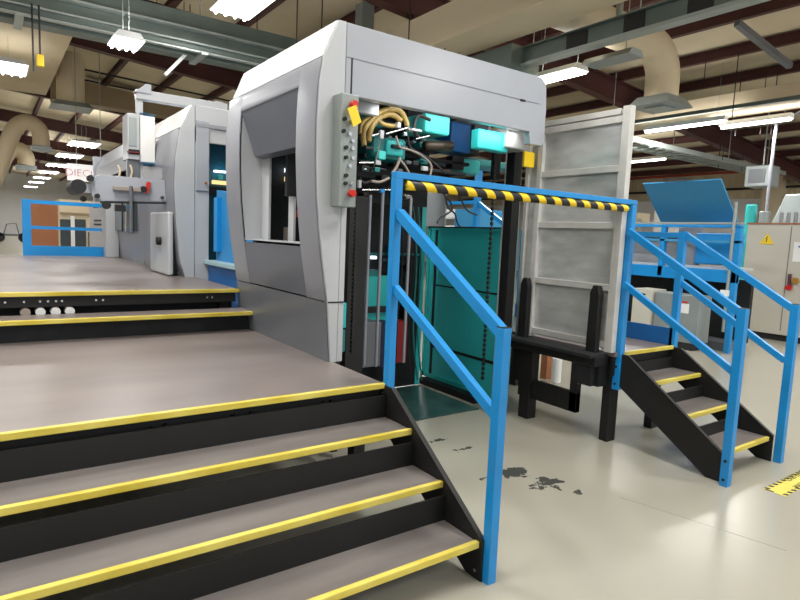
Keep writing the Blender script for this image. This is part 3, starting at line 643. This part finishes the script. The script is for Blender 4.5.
# far wall bits
hp_ = thing('hand_cart', 'small cart with black wheels far down the aisle', 'cart', (at(10, 236, 'y', 55).x, 55, 0))
ox = at(10, 236, 'y', 55).x
for dx in (-.7, .9): MB().cyl((ox+dx, 54.9, .38), (ox+dx, 55.1, .38), .38, 16).build('wheel', M_rub, hp_)
MB().box(ox-1, ox+1, 54.9, 55.2, .5, .65).build('bed', M_skirt, hp_); MB().tube([(ox-.4, 55, .65), (ox-.2, 55, 1.4), (ox+.4, 55, 1.5), (ox+.6, 55, .65)], .04, 8).build('handle', M_skirt, hp_)
# sign
a = at(67, 163, 'y', 20); c = at(110, 180, 'y', 20)
sg = thing('hanging_sign', 'white sign with faint pink capital letters hung over the aisle', 'sign', ((a.x+c.x)/2, 20, c.z))
zc = (at(67, 180, 'y', 20).z+a.z)/2; zh = (a.z-at(67, 180, 'y', 20).z)/2
MB().box(a.x, c.x, 20, 20.05, zc-zh, zc+zh).build('board', E_sign, sg)
text('DIECUT', .3, M_text, sg, frame_mtx((at(85, 172, 'y', 20).x, 19.995, zc-.02), (1, 0, 0), (0, 0, 1)))
MB().cyl((a.x+.25, 20.02, zc+zh), (a.x+.25, 20.02, 7.0), .012, 6).build('hanger_rod', M_trayl, sg); MB().cyl((c.x-.25, 20.02, zc+zh), (c.x-.25, 20.02, 6.9), .012, 6).build('hanger_rod', M_trayl, sg)

# ------------------------------------------------------------------ background right : sheet stacker
sk = thing('sheet_stacker', 'blue-framed sheet stacker beyond the narrow stairs', 'stacker', (10.4, 5.8, 0))
def xb(x0, y0, x1, y1, X, dep, nm, m, par=sk, bev=.005, z0=None):
    a = at(x0, y0, 'x', X); c = at(x1, y1, 'x', X)
    return MB().box(X, X+dep, a.y, c.y, c.z if z0 is None else z0, a.z).build(nm, m, par, bevel=bev)
a0 = at(640, 268, 'x', 10); c0 = at(738, 283, 'x', 10)
MB().box(10, 10.12, 4.6, 7.6, 1.17, 1.38).build('main_beam', M_blue, sk, bevel=.006)
MB().box(10, 10.1, 4.6, 7.6, 2.08, 2.13).build('top_beam', M_blue, sk, bevel=.006); MB().box(10, 10.06, 4.6, 7.6, 1.83, 1.87).build('mid_rail', M_blid, sk)
for y in (4.6, 5.9, 7.1): MB().box(10.0, 10.09, y, y+.09, 0 if y < 5 else 1.2, 2.1).build('post', M_blue, sk, bevel=.005)
MB().cyl((10.0, 4.72, .35), (10.0, 4.72, 2.5), .025, 10).build('pole', M_trayl, sk)
MB().cyl((9.97, 6.78, .1), (9.97, 6.78, 2.0), .05, 12).build('pole', M_trayl, sk)
MB().box(9.93, 10.0, 4.68, 4.8, .95, 1.05).build('connector', M_white, sk)
MB().box(10.3, 10.5, 4.75, 5.55, 1.45, 2.0).build('blue_cover', M_blue, sk, bevel=.02)
MB().cyl((10.4, 5.65, 1.4), (10.4, 5.65, 2.08), .2, 20).build('grey_roll', M_mgrey, sk, smooth=False)
MB().box(10.5, 10.6, 5.9, 8.0, 1.4, 2.0).build('inner_panel', M_lgrey, sk)
MB().box(10.3, 10.5, 5.9, 7.6, 1.88, 1.98).build('roller_bed', M_rub, sk)
MB().box(10.8, 10.9, 4.7, 8.3, .1, 1.2).build('dark_well', M_void, sk)
MB().box(10.1, 10.8, 4.7, 8.3, 1.38, 1.42).build('bed_plate', M_lgrey, sk)
MB().box(10.15, 10.7, 4.7, 8.3, .0, .14).build('base', M_skirt, sk)
g = MB(); g.quad((10.56, 6.3, 2.15), (10.56, 4.9, 2.15), (9.8, 4.9, 2.86), (9.8, 6.3, 2.86)); g.build('hinged_lid', M_blid, sk, solid=.03, label='large raised blue hinged lid')
MB().bar((9.78, 5.4, 2.9), (9.78, 5.9, 2.9), .03, .03).build('lid_handle', M_black, sk)
MB().box(10.0, 10.1, 4.6, 7.6, 2.14, 2.17).build('edge_trim', M_trayl, sk)
# small electrical cabinet under
eb = thing('electrical_box', 'low grey electrical cabinet with white label under the stacker', 'cabinet', (9.6, 5.6, 0))
MB().box(9.6, 10.0, 4.95, 5.75, .12, .93).build('body', M_galv, eb, bevel=.01); MB().box(9.55, 10.0, 5.77, 6.15, .12, .96).build('side_unit', M_beige, eb, bevel=.01)
MB().box(9.595, 9.6, 5.12, 5.42, .62, .78).build('label_plate', M_white, eb); MB().box(9.595, 9.6, 5.15, 5.4, .79, .82).build('label_stripe', M_red, eb)
MB().box(9.545, 9.551, 5.9, 6.0, .85, .88).build('slot', M_dark, eb)
MB().box(9.6, 10.0, 5.0, 6.1, 0, .12).build('plinth', M_dark, eb)
# beige cabinet
bc = thing('control_cabinet', 'large beige control cabinet with warning triangle beyond the right stairs', 'cabinet', (12.8, 4.2, 0))
MB().box(12.5, 13.3, 1.8, 5.63, .12, 2.27).build('body', M_beige, bc, bevel=.01)
MB().box(12.55, 13.25, 1.9, 5.55, 0, .12).build('plinth', M_dark, bc)
for y in (4.83, 3.9): MB().box(12.494, 12.5, y, y+.012, .2, 2.22).build('door_gap', M_skirt, bc)
MB().box(12.48, 13.32, 1.78, 5.65, 2.25, 2.28).build('top_trim', M_wood, bc)
p = at(767, 240, 'x', 12.49); g = MB(); g.prism([(p.y+.13, p.z-.08), (p.y-.13, p.z-.08), (p.y, p.z+.13)], 'x', 12.485, 12.497); o = g.build('warning_triangle', M_ytag, bc)
g = MB(); 
for q in ((.02, .085), (-.012, .03), (.012, .03), (-.015, -.03)): pass
pts = [(p.y-.01, p.z+.07), (p.y+.02, p.z+.02), (p.y-.005, p.z+.02), (p.y+.01, p.z-.04)]
g.tube([(12.483, a, b) for a, b in pts], .007, 6); g.build('bolt_symbol', M_black, o)
a = at(792, 252, 'x', 12.49); o = MB().box(12.488, 12.497, a.y-.5, a.y-.02, 1.55, 1.92).build('notice', M_white, bc)
MB().box(12.484, 12.488, a.y-.45, a.y-.1, 1.82, 1.85).build('notice_line', M_btext, o)
a = at(790, 274, 'x', 12.46); c = at(789, 286, 'x', 12.46)
MB().bar(a, c, .04, .05, up=(0, 1, 0)).build('handle', mat('maroon_handle', S(90, 50, 60), .5), bc); MB().cyl((12.5, c.y, c.z-.03), (12.42, c.y, c.z-.03), .05, 14).build('handle_knob', M_red, bc)
a = at(796, 281, 'x', 12.49); MB().cyl((12.5, a.y, a.z), (12.43, a.y, a.z), .06, 16).build('isolator_switch', mat('ochre_switch', S(160, 120, 50), .5), bc)
for k in range(14):
    y = 5.2-k*.13; MB().cyl((12.9, y, 2.28), (12.9, y, 2.5), .035, 10).build('top_conduit', M_mgrey, bc)
for px, m in ((751, M_teal), (765, M_galv)):
    p = at(px, 213, 'x', 14); tag(MB().cyl((14, p.y, 0), (14, p.y, 2.75 if px < 760 else 2.6), .11, 18).build('gas_cylinder', m, bevel=.02), 'teal upright cylinder behind the beige cabinet' if px < 760 else 'grey upright cylinder behind the beige cabinet', 'cylinder')
a = at(786, 188, 'x', 15); wm = thing('white_machine', 'white sloped machine cover behind the control cabinet at frame edge', 'machine', (15.5, a.y-1, 0))
MB().prism([(a.y, 3.05), (a.y-3, 3.1), (a.y-3, 0), (a.y+.35, 0), (a.y+.3, 2.2)], 'x', 15, 16.5).build('cover', M_galv, wm, bevel=.03); MB().box(14.98, 15, a.y-2.5, a.y+.1, 1.7, 2.3).build('front_panel', M_galv, wm)
# background racks / pallets right side
for i, (px0, px1, py, X, m, nm, lb) in enumerate(((600, 640, 208, 17, M_wallc, 'storage_rack', 'storage rack with stacked goods behind the aluminium board'), (655, 678, 208, 18, M_wall, 'white_cabinet', 'white cabinet behind the blue lid'), (436, 476, 212, 14, M_cream, 'storage_rack', 'cream storage rack seen above the teal gate'))):
    a = at(px0, py, 'x', X); c = at(px1, py, 'x', X)
    t = thing(nm, lb, 'rack' if 'rack' in nm else 'cabinet', (X, (a.y+c.y)/2, 0))
    if 'rack' in nm:
        for y in (a.y, c.y): MB().box(X, X+.08, y-.04, y+.04, 0, 2.6).build('upright', M_trayl, t)
        for z in (.3, 1.1, 1.9, 2.5):
            MB().box(X, X+.8, c.y, a.y, z-.06, z).build('shelf', M_trayl if z != 1.9 else M_pipe, t)
            MB().box(X+.05, X+.75, c.y+.1, a.y-.1, z, z+.3).build('stored_goods', random.choice((M_cream, M_white, M_lgrey)), t)
    else:
        MB().box(X, X+.6, c.y, a.y, 0, a.z).build('body', m, t, bevel=.01); MB().box(X-.005, X, (a.y+c.y)/2-.01, (a.y+c.y)/2+.01, .1, a.z-.1).build('door_gap', M_dark, t)
bl = thing('stair_handrail', 'blue handrail of another stair seen through the press opening', 'handrail', (5.9, 6.2, 0))
a = at(479, 172, 'x', 6); MB().box(5.96, 6.04, a.y-.04, a.y+.04, 0, 2.75).build('post', M_blue, bl, bevel=.003)
c = at(504, 224, 'x', 6); MB().bar((6, a.y, at(480, 202, 'x', 6).z), (6, c.y, c.z), .05, .06).build('sloping_rail', M_blue, bl)
c2 = at(443, 205, 'x', 6); MB().bar((6, a.y, at(479, 202, 'x', 6).z), (6, c2.y, at(479, 202, 'x', 6).z), .05, .05).build('level_rail', M_blue, bl)
MB().box(5.97, 6.03, c2.y-.03, c2.y+.03, 0, 2.25).build('post', M_blue, bl)
p = at(464, 209, 'x', 7); tag(MB().box(7, 8, p.y-.3, p.y+.25, 0, p.z).build('blue_cabinet', M_blid, bevel=.01), 'blue cabinet seen between the barrier bar and teal gate', 'cabinet')

# floor markings
fs = thing('floor_sticker', 'yellow and black hazard sticker on the floor at the right edge', 'floor sign', (4.9, 1.75, 0))
a = at(763, 489, 'z', 0); b2 = at(780, 500, 'z', 0); dr = Vector((.47, .02, 0)); 
e1 = (at(798, 471.5, 'z', 0)-a).normalized(); e2 = Vector((-e1.y, e1.x, 0)); 
if (b2-a).dot(e2) < 0: e2 = -e2
wd = abs((b2-a).dot(e2)); Ln = .95
def FP(u, v, z=.002): q = a+e1*u+e2*v; return (q.x, q.y, z)
g = MB(); g.hull8([FP(0, 0, 0), FP(Ln, 0, 0), FP(Ln, wd, 0), FP(0, wd, 0), FP(0, 0, .002), FP(Ln, 0, .002), FP(Ln, wd, .002), FP(0, wd, .002)]); g.build('sticker_face', M_stick, fs)
g = MB()
for v0 in (0, wd-.028):
    for k in range(14): g.hull8([FP(.015+k*.068+dx, v0+dv, z) for z in (.002, .003) for dx, dv in ((0, 0), (.034, 0), (.046, .028), (.012, .028))])
for u0 in (0,): g.hull8([FP(u0+dx, dv, z) for z in (.002, .003) for dx, dv in ((0, wd*.1), (.018, wd*.1), (.018, wd*.45), (0, wd*.45))])
g.build('hazard_stripe', M_black, fs)
c = a+e1*(Ln*.52)+e2*(wd*.5); up_ = -e2 if (-e2).y > 0 else e2
text('CAUTION', .075, mat('faded_black', S(92, 86, 40), .6), fs, frame_mtx((c.x, c.y, .0035)+up_*0 if False else (c.x+up_.x*.045, c.y+up_.y*.045, .0035), e1, up_))
text('WATCH YOUR STEP', .055, bpy.data.materials['faded_black'], fs, frame_mtx((c.x-up_.x*.045, c.y-up_.y*.045, .0035), e1, up_))
g = MB(); g.bar((3.47, 2.2, .0006), (3.70, 1.27, .0006), .006, .001); tag(g.build('floor_crack', M_cable), 'thin straight crack line in the glossy floor', 'crack')

# ------------------------------------------------------------------ overhead
def duct(name, label, parts, cat='duct', group=None, loc=None):
    t = thing(name, label, cat, loc); 
    for nm, mb, m in parts: mb.build(nm, m, t, smooth=False)
    return t
duct('air_duct', 'big cream air duct running along the hall above the press', [('side', MB().box(6.5, 7.34, -5, 17.5, 5.1, 5.7), M_cream)], loc=(6.9, 6, 5.1))
bd = thing('branch_duct', 'cream branch duct with rounded elbow dropping to a diffuser', 'duct', (12, 8.2, 5))
el = MB(); dcx, dcy = 10.45, 6.5
ring = []
def sq(c, r, u, w, hh): return [Vector(c)+Vector(r)*(sx*w)+Vector(u)*(sy*hh) for sx, sy in ((-1, -1), (1, -1), (1, 1), (-1, 1))]
n = 14; secs = [((7.34, dcy, 5.4), (0, 1, 0), (0, 0, 1)), ((dcx-.55, dcy, 5.4), (0, 1, 0), (0, 0, 1))]
for k in range(1, 9):
    t_ = math.pi/2*k/8; secs.append(((dcx-.55+.55*math.sin(t_), dcy, 4.85+.55*math.cos(t_)), (0, 1, 0), (math.sin(t_), 0, math.cos(t_))))
secs.append(((dcx, dcy, 4.5), (0, 1, 0), (1, 0, 0)))
rg = []
for c_, r_, u_ in secs:
    c_ = Vector(c_); r_ = Vector(r_); u_ = Vector(u_)
    rg.append([el.b.verts.new(c_+r_*(.3*math.cos(t))+u_*(.3*math.sin(t))) for t in [2*math.pi*i/24 for i in range(24)]])
for A, B in zip(rg, rg[1:]):
    for i in range(24): el.b.faces.new([A[i], A[(i+1) % 24], B[(i+1) % 24], B[i]])
el.build('elbow', M_cream, bd, smooth=True)
w1, w2 = .42, .3
g = MB(); g.hull8([(dcx+sx*w, dcy+sy*w, z) for w, z in ((w1, 4.34), (w2, 4.52)) for sx, sy in ((-1, -1), (1, -1), (1, 1), (-1, 1))]); d_ = g.build('diffuser', M_galv, bd)
MB().box(dcx-.2, dcx+.2, dcy-.2, dcy+.2, 4.31, 4.34).build('diffuser_vane', M_trayl, d_)
duct('air_duct', 'cream air duct along the hall on the far right, beyond the twin lamps', [('side', MB().box(13.7, 14.5, 0, 30, 4.85, 5.22), M_cream)], loc=(14, 15, 4.85))
duct('air_duct', 'wide cream duct overhead at the top left of the aisle', [('body', MB().box(-.9, 1.66, 14.6, 23.3, 5.9, 6.3), M_cream)], loc=(.5, 18, 5.9))
a = at(68, 66, 'y', 22.0); c = at(232, 118, 'y', 22.0)
duct('cross_duct', 'tan flat duct crossing the hall behind the console arm', [('body', MB().hull8([(1.9, 24, 5.95), (9.5, 24, 5.95), (9.5, 24.8, 5.95), (1.9, 24.8, 5.95), (1.9, 24, 6.8), (9.5, 24, 6.2), (9.5, 24.8, 6.2), (1.9, 24.8, 6.8)]), M_tan)], loc=(5, 22.5, 5.85))
a = at(71, 106, 'z', 5.2)
dn = thing('drop_diffuser', 'short cream drop duct with square grey diffuser over the aisle', 'duct', (a.x, a.y, 5.2))
MB().cyl((a.x, a.y, 5.25), (a.x, a.y, 6.7), .38, 20).build('drop', M_cream, dn, smooth=False); MB().hull8([(a.x+sx*w, a.y+sy*w, z) for w, z in ((.56, 5.12), (.42, 5.27)) for sx, sy in ((-1, -1), (1, -1), (1, 1), (-1, 1))]).build('diffuser', M_galv, dn)
# goosenecks
for i, (px, py, Y, lb) in enumerate(((12, 130, 24, 'near cream gooseneck duct curving over at the left'), (3, 165, 34, 'farther cream gooseneck duct, seen below the near one'))):
    t = thing('gooseneck_duct', lb, 'duct', (at(px, py, 'y', Y).x, Y, 4.5), 'gooseneck ducts at the left')
    k = Y/24; q = at(22 if i == 0 else 8, 124 if i == 0 else 152, 'y', Y)
    x = q.x
    if i == 0: pts = [at(-34, 235, 'y', Y), at(-6, 180, 'y', Y), at(7, 145, 'y', Y), at(16, 127, 'y', Y), at(27, 122, 'y', Y), at(38, 128, 'y', Y), at(41, 138, 'y', Y), at(41, 147, 'y', Y)]
    else: pts = [at(-40, 240, 'y', Y), at(-12, 190, 'y', Y), at(0, 165, 'y', Y), at(9, 151, 'y', Y), at(20, 150, 'y', Y), at(26, 158, 'y', Y), at(26, 166, 'y', Y)]
    MB().tube(pts, .26*k, 20, smooth=5).build('neck', M_cream, t, smooth=True)
    e_ = pts[-1]; w = .3*k; MB().box(e_.x-w, e_.x+w, Y-w, Y+w, e_.z-.14*k, e_.z).build('outlet', M_galv, t)
    MB().box(pts[0].x-.35*k, pts[0].x+.35*k, Y-.3*k, Y+.3*k, 0, pts[0].z).build('riser_duct', M_cream, t)
# cross trunking (X direction)
tr = thing('busway_trunking', 'grey-green trunking bundle crossing the top left over the walkway', 'trunking', (2, 11.5, 5.0))
MB().box(-4, 6.3, 11.4, 11.75, 5.34, 5.62).build('upper_channel', M_tray, tr, bevel=.01); MB().box(-4, 6.3, 11.3, 11.8, 5.30, 5.335).build('lip', M_trayl, tr)
MB().box(-4, 6.3, 11.45, 11.7, 5.0, 5.3).build('lower_channel', M_tray, tr, bevel=.01); MB().box(-4, 6.3, 11.75, 12.1, 4.95, 5.3).build('rear_channel', M_tray, tr, bevel=.01)
MB().box(-4, 6.3, 11.36, 11.46, 5.08, 5.11).build('lip', M_trayl, tr); MB().box(-4, 6.3, 11.4, 11.5, 4.95, 4.98).build('lip', M_trayl, tr)
for px in (20, 128, 205):
    p = at(px, 30, 'y', 11.3); MB().box(p.x-.06, p.x+.06, 11.3, 12.15, 4.9, 4.95).build('clamp', M_trayl, tr); MB().cyl((p.x, 11.6, 5.6), (p.x, 11.6, 7.0), .012, 6).build('hanger_rod', M_trayl, tr)
for px, y0, y1 in ((32, 22, 72), (39, 22, 62)):
    a = at(px, y0, 'y', 11.3); c = at(px, y1, 'y', 11.3); t = thing('pendant_cord', 'yellow-tipped control cord hanging from the trunking' if px > 35 else 'plain dark cord hanging from the trunking, left of the yellow one', 'cord', (a.x, 11.25, c.z))
    MB().cyl((a.x, 11.25, 5.1), (a.x, 11.25, c.z), .014, 8).build('cord', M_rub, t)
    if px > 35: MB().box(a.x-.05, a.x+.05, 11.2, 11.3, c.z-.08, c.z+.1).build('pendant', M_ytag, t, bevel=.01)
a = at(165, 75, 'y', 11.8); c = at(187, 53, 'y', 11.8); tag(MB().bar(a, c, .06, .06).build('brace_tube', M_white), 'slanting white tube below the cross trunking', 'tube')
# busway along Y on right
bw = thing('busway_trunking', 'grey-green busway with black joints running along the hall at upper right', 'trunking', (7.65, 4, 4.7))
MB().box(7.6, 7.7, -1, 7.7, 4.75, 5.0).build('channel', M_tray, bw, bevel=.008); MB().box(7.53, 7.72, -1, 7.7, 4.70, 4.75).build('flange', M_trayl, bw)
MB().box(7.53, 7.72, -1, 7.7, 5.0, 5.02).build('flange', M_tray, bw)
for px0, px1, py in ((566, 586, 52), (623, 643, 37), (687, 712, 17), (768, 792, 3)):
    a = at(px0, py, 'x', 7.59); c = at(px1, py, 'x', 7.59); MB().box(7.58, 7.6, c.y, a.y, 4.76, 4.99).build('joint_cover', M_rub, bw)
MB().box(7.3, 8.0, 7.35, 9.0, 4.6, 5.04).build('end_box', M_tray, bw, bevel=.01)
for y in (2.5, 5.2, 7.2): MB().cyl((7.66, y, 5.0), (7.66, y, 6.3), .01, 6).build('hanger_rod', M_trayl, bw)
a = at(617, 42, 'x', 7.65); tag(MB().tube([(7.65, a.y, 5.02), (7.65, a.y, 5.3), (7.6, a.y, 5.45), (7.45, a.y+.1, 5.75)], .05, 12, smooth=5).build('conduit_pipe', M_trayl, smooth=True), 'bent light conduit pipe rising from the busway', 'pipe')
# ladder tray right (X direction)
lt = thing('cable_ladder', 'light grey cable ladder crossing behind the blue lid near the ceiling', 'cable tray', (16, 9, 4.2))
for y in (8.5, 9.2): MB().box(11.5, 21, y-.03, y+.03, 4.2, 4.32).build('side_rail', M_trayl, lt)
g = MB(); x = 11.6
while x < 21: g.box(x, x+.05, 8.5, 9.2, 4.21, 4.24); x += .35
g.build('rung', M_trayl, lt)
MB().box(11.5, 21, 8.7, 9.0, 4.24, 4.3).build('cable_bundle', M_galv, lt)
for x in (12.3, 15, 18, 20.5): MB().cyl((x, 8.85, 4.3), (x, 8.85, 6.3-.08*x/2), .012, 6).build('hanger_rod', M_trayl, lt)
p = at(757, 190, 'x', 16.5); hb = thing('unit_heater', 'grey-green heater unit hung near the right wall', 'heater', (16.5, p.y, 3.4)); MB().box(16.4, 17.0, p.y-.3, p.y+.3, 3.4, 3.95).build('body', M_galv, hb, bevel=.03); MB().box(16.38, 16.4, p.y-.2, p.y+.2, 3.5, 3.85).build('grille', M_skirt, hb)
MB().cyl((16.7, p.y, 3.9), (16.7, p.y, 5.6), .02, 8).build('hanger_rod', M_trayl, hb)
p = at(770, 180, 'x', 14.5); tag(MB().tube([(14.5, p.y, 0), (14.5, p.y, 4.3), (14.5, p.y-.1, 4.6), (14.5, p.y-.6, 4.9), (14.5, p.y-.7, 5.7)], .035, 10, smooth=4).build('conduit_pipe', M_mgrey, smooth=True), 'tall pale conduit standing right of the blue lid', 'pipe')
p = at(774, 190, 'x', 25.5); tag(MB().box(25.3, 25.9, p.y-.35, p.y+.35, 0, 5.1).build('wall_column', M_cream, bevel=.01), 'cream column against the right wall', 'column')
tag(MB().cyl((25.6, 2, 5.0), (25.6, 40, 5.0), .06, 10).build('sprinkler_pipe', M_pipe), 'red sprinkler pipe along the right wall', 'pipe')
tag(MB().box(13.3, 13.4, 0, 26, 4.78, 4.86).build('conduit_rail', M_tray), 'thin dark rail hung above the twin lamps', 'rail')
tag(MB().cyl((25.7, 4, 4.3), (25.7, 30, 4.3), .05, 8).build('wall_pipe', M_rub), 'thin dark pipe low on the right wall', 'pipe')
# columns
for (px, Y, w) in ((364.5, 9.9, .13), (135.5, 26.7, .32)):
    p = at(px, 20 if px > 200 else 65, 'y', Y); z = 6.5-.083*p.x; t = MB().box(p.x-w, p.x+w, Y-w, Y+w, 0, z+.02).build('roof_column', M_col); tag(t, 'grey steel column rising behind the press roof' if px > 200 else 'grey steel column behind the tan cross duct', 'column')
p = at(561.5, 105, 'y', 12); tag(MB().box(p.x-.14, p.x+.14, 11.9, 12.1, 0, 4.84).build('pipe_column', M_cream, bevel=.02), 'narrow cream post between press and aluminium board', 'post')
# thin hanger rods
hang = MB
for (px, py, Y) in ((445, 50, 8.5), (459, 55, 8.5), (542, 25, 8.0), (409, 30, 9.0), (184, 10, 14), (190, 10, 14), (157, 15, 14), (297, 20, 10), (322, 15, 10), (257, 30, 12), (745, 40, 7), (750, 90, 8.6), (731, 75, 8.4), (724, 110, 9), (706, 60, 7), (741, 30, 6.5), (768, 60, 6.5), (779, 60, 6.3)):
    p = at(px, py, 'y', Y)
    if p.z > 7.0-.083*p.x-.1: p.z = 6.2-.083*p.x
    tag(MB().cyl((p.x, Y, min(p.z-.6, 5.6)), (p.x, Y, 7.0-.083*p.x), .011, 6).build('hanger_rod', M_rub), 'thin dark hanger rod dropping from the roof steel', 'rod', 'thin hanger rods from the roof')
for k, (y, z) in enumerate(((20.5, 6.35), (21.2, 6.2), (13.4, 6.35), (15, 6.2))):
    tag(MB().cyl((1.9, y, z), (9, y, z-.3), .03, 8).build('roof_conduit', M_rub), 'thin dark conduit crossing between the roof rafters', 'pipe', 'thin conduits under the roof')
a = at(776, 30, 'x', 14); tag(MB().bar(at(737, 23, 'x', 10.6), at(790, 66, 'x', 12.2), .1, .1).build('knee_brace', M_skirt), 'grey steel knee brace under the right-hand purlins', 'brace')
a = at(626, 58, 'x', 10.5); 

# ------------------------------------------------------------------ lights
def fixture(x, y, z, L_, W, label, group, tubes=4, power=90, top=None):
    t = thing('ceiling_light', label, 'lamp', (x, y, z), group)
    MB().hull8([(x-W/2, y-L_/2, z), (x+W/2, y-L_/2, z), (x+W/2, y+L_/2, z), (x-W/2, y+L_/2, z), (x-W/3, y-L_/2, z+.1), (x+W/3, y-L_/2, z+.1), (x+W/3, y+L_/2, z+.1), (x-W/3, y+L_/2, z+.1)]).build('housing', M_fix, t)
    MB().box(x-W*.47, x+W*.47, y-L_*.49, y+L_*.49, z-.012, z-.002).build('glow_panel', E_pan, t)
    for k in range(tubes):
        xx = x+(k-(tubes-1)/2)*W/(tubes+.3); MB().cyl((xx, y-L_/2+.02, z-.025), (xx, y+L_/2-.02, z-.03), .022 if tubes > 2 else .035, 8).build('tube', E_tube, t)
    zt = (7.0-.083*x)
    if -.9 < x < 1.66 and y > 14.6: zt = 5.9
    if 13.7 < x < 14.5: zt = 4.85
    for s_ in (-1, 1): MB().cyl((x, y+s_*L_*.4, z+.1), (x, y+s_*L_*.4, zt), .004, 6).build('hanger_wire', M_trayl, t)
    if power:
        l = bpy.data.lights.new('lamp_light', 'AREA'); l.shape = 'RECTANGLE'; l.size = W; l.size_y = L_; l.energy = power; l.color = (1, .985, .95)
        lo = bpy.data.objects.new('lamp_light', l); C.objects.link(lo); lo.location = (0, 0, -.07); lo.parent = t
        l2 = bpy.data.lights.new('added_uplight', 'AREA'); l2.shape = 'RECTANGLE'; l2.size = W*1.6; l2.size_y = L_*1.3; l2.energy = power*(.08 if (13 < x < 15 or (x < 1.7 and y > 14)) else .22); l2.color = (1, .985, .95)  # upward fill added to brighten the ceiling
        lo = bpy.data.objects.new('added_uplight', l2); C.objects.link(lo); lo.location = (0, 0, .14); lo.rotation_euler = (math.pi, 0, 0); lo.parent = t
    return t
G = 'row of lamps along the aisle'
xr = 3.64
fixture(at(126, 43, 'z', 4.5).x, at(126, 43, 'z', 4.5).y, 4.5, .6, .45, 'bright square lamp hanging just below the cross trunking', G)
for i, y in enumerate((30.67, 36.6, 43.3, 50.0, 56.8, 63.9, 72.9)):
    fixture(xr, y, 5.3, 1.9, 1.25, 'nearest lamp of the receding aisle row, above the hanging sign' if i == 0 else ('second lamp of the receding aisle row' if i == 1 else ('third lamp of the receding aisle row' if i == 2 else 'small far lamp of the receding aisle row')), G if i < 3 else 'far lamps of the aisle row', power=260 if i % 2 == 0 else 0)
fixture(at(8, 68, 'z', 5.3).x, at(8, 68, 'z', 5.3).y, 5.3, 1.3, .8, 'bright lamp at the far left edge under the cream duct', G)
p = at(240, 6, 'z', 5.3); fixture(p.x, p.y-.25, 5.3, 1.5, .7, 'large bright lamp above the press housing at the top', G, power=130)
fixture(8.42, 7.25, 4.7, .98, .4, 'lit lamp just right of the press header under the busway', 'lamps on the right', power=110)
u_ = thing('unlit_fixture', 'unlit grey lamp housing under the busway', 'lamp', (8.4, 6.1, 4.7)); MB().hull8([(8.2, 5.7, 4.7), (8.6, 5.7, 4.7), (8.6, 6.6, 4.7), (8.2, 6.6, 4.7), (8.28, 5.7, 4.8), (8.52, 5.7, 4.8), (8.52, 6.6, 4.8), (8.28, 6.6, 4.8)]).build('housing', M_galv, u_); MB().cyl((8.4, 5.9, 4.8), (8.4, 5.9, 6.3), .01, 6).build('hanger_wire', M_trayl, u_)
fixture(13.5, 7.76, 4.6, 1.97, .18, 'long strip lamp above the blue lid, left of the pair', 'lamps on the right', tubes=1, power=140)
fixture(14.15, 6.46, 4.6, 1.5, .22, 'long strip lamp above the blue lid, right of the pair', 'lamps on the right', tubes=1, power=110)
fixture(18.6, 12.2, 4.7, 2.0, .18, 'far strip lamp beside the top of the aluminium board', 'lamps on the right', tubes=1, power=110)
# unseen lamps added beyond the frame to light the foreground and far hall
for i, (x, y) in enumerate(((-1.0, 2.2), (3.6, 1.2), (8.6, 1.0), (3.2, -3.5), (-4, 7), (12.5, 1.5), (-7, -1), (8, -3.5), (12.5, 17), (9, 20), (20, 3), (-1.5, 13.3), (-4, 20), (.3, 5.3), (-4, 35), (-4, 50), (-4, 65))):
    fixture(x, y, 5.3, 1.3, .7, 'added bright lamp hanging unseen outside the frame', 'added lamps beyond the frame', power=125 if i < 8 else (500 if y > 30 else 150))
wd_ = bpy.data.worlds.new('world'); bpy.context.scene.world = wd_; wd_.use_nodes = True
wd_.node_tree.nodes['Background'].inputs[0].default_value = (.95, .97, 1, 1); wd_.node_tree.nodes['Background'].inputs[1].default_value = .95
sc = bpy.context.scene; sc.view_settings.view_transform = 'Standard'; sc.view_settings.exposure = 0
try: sc.cycles.use_denoising = True
except Exception: pass
sc.cycles.max_bounces = 6; sc.cycles.diffuse_bounces = 4; sc.cycles.sample_clamp_indirect = 6
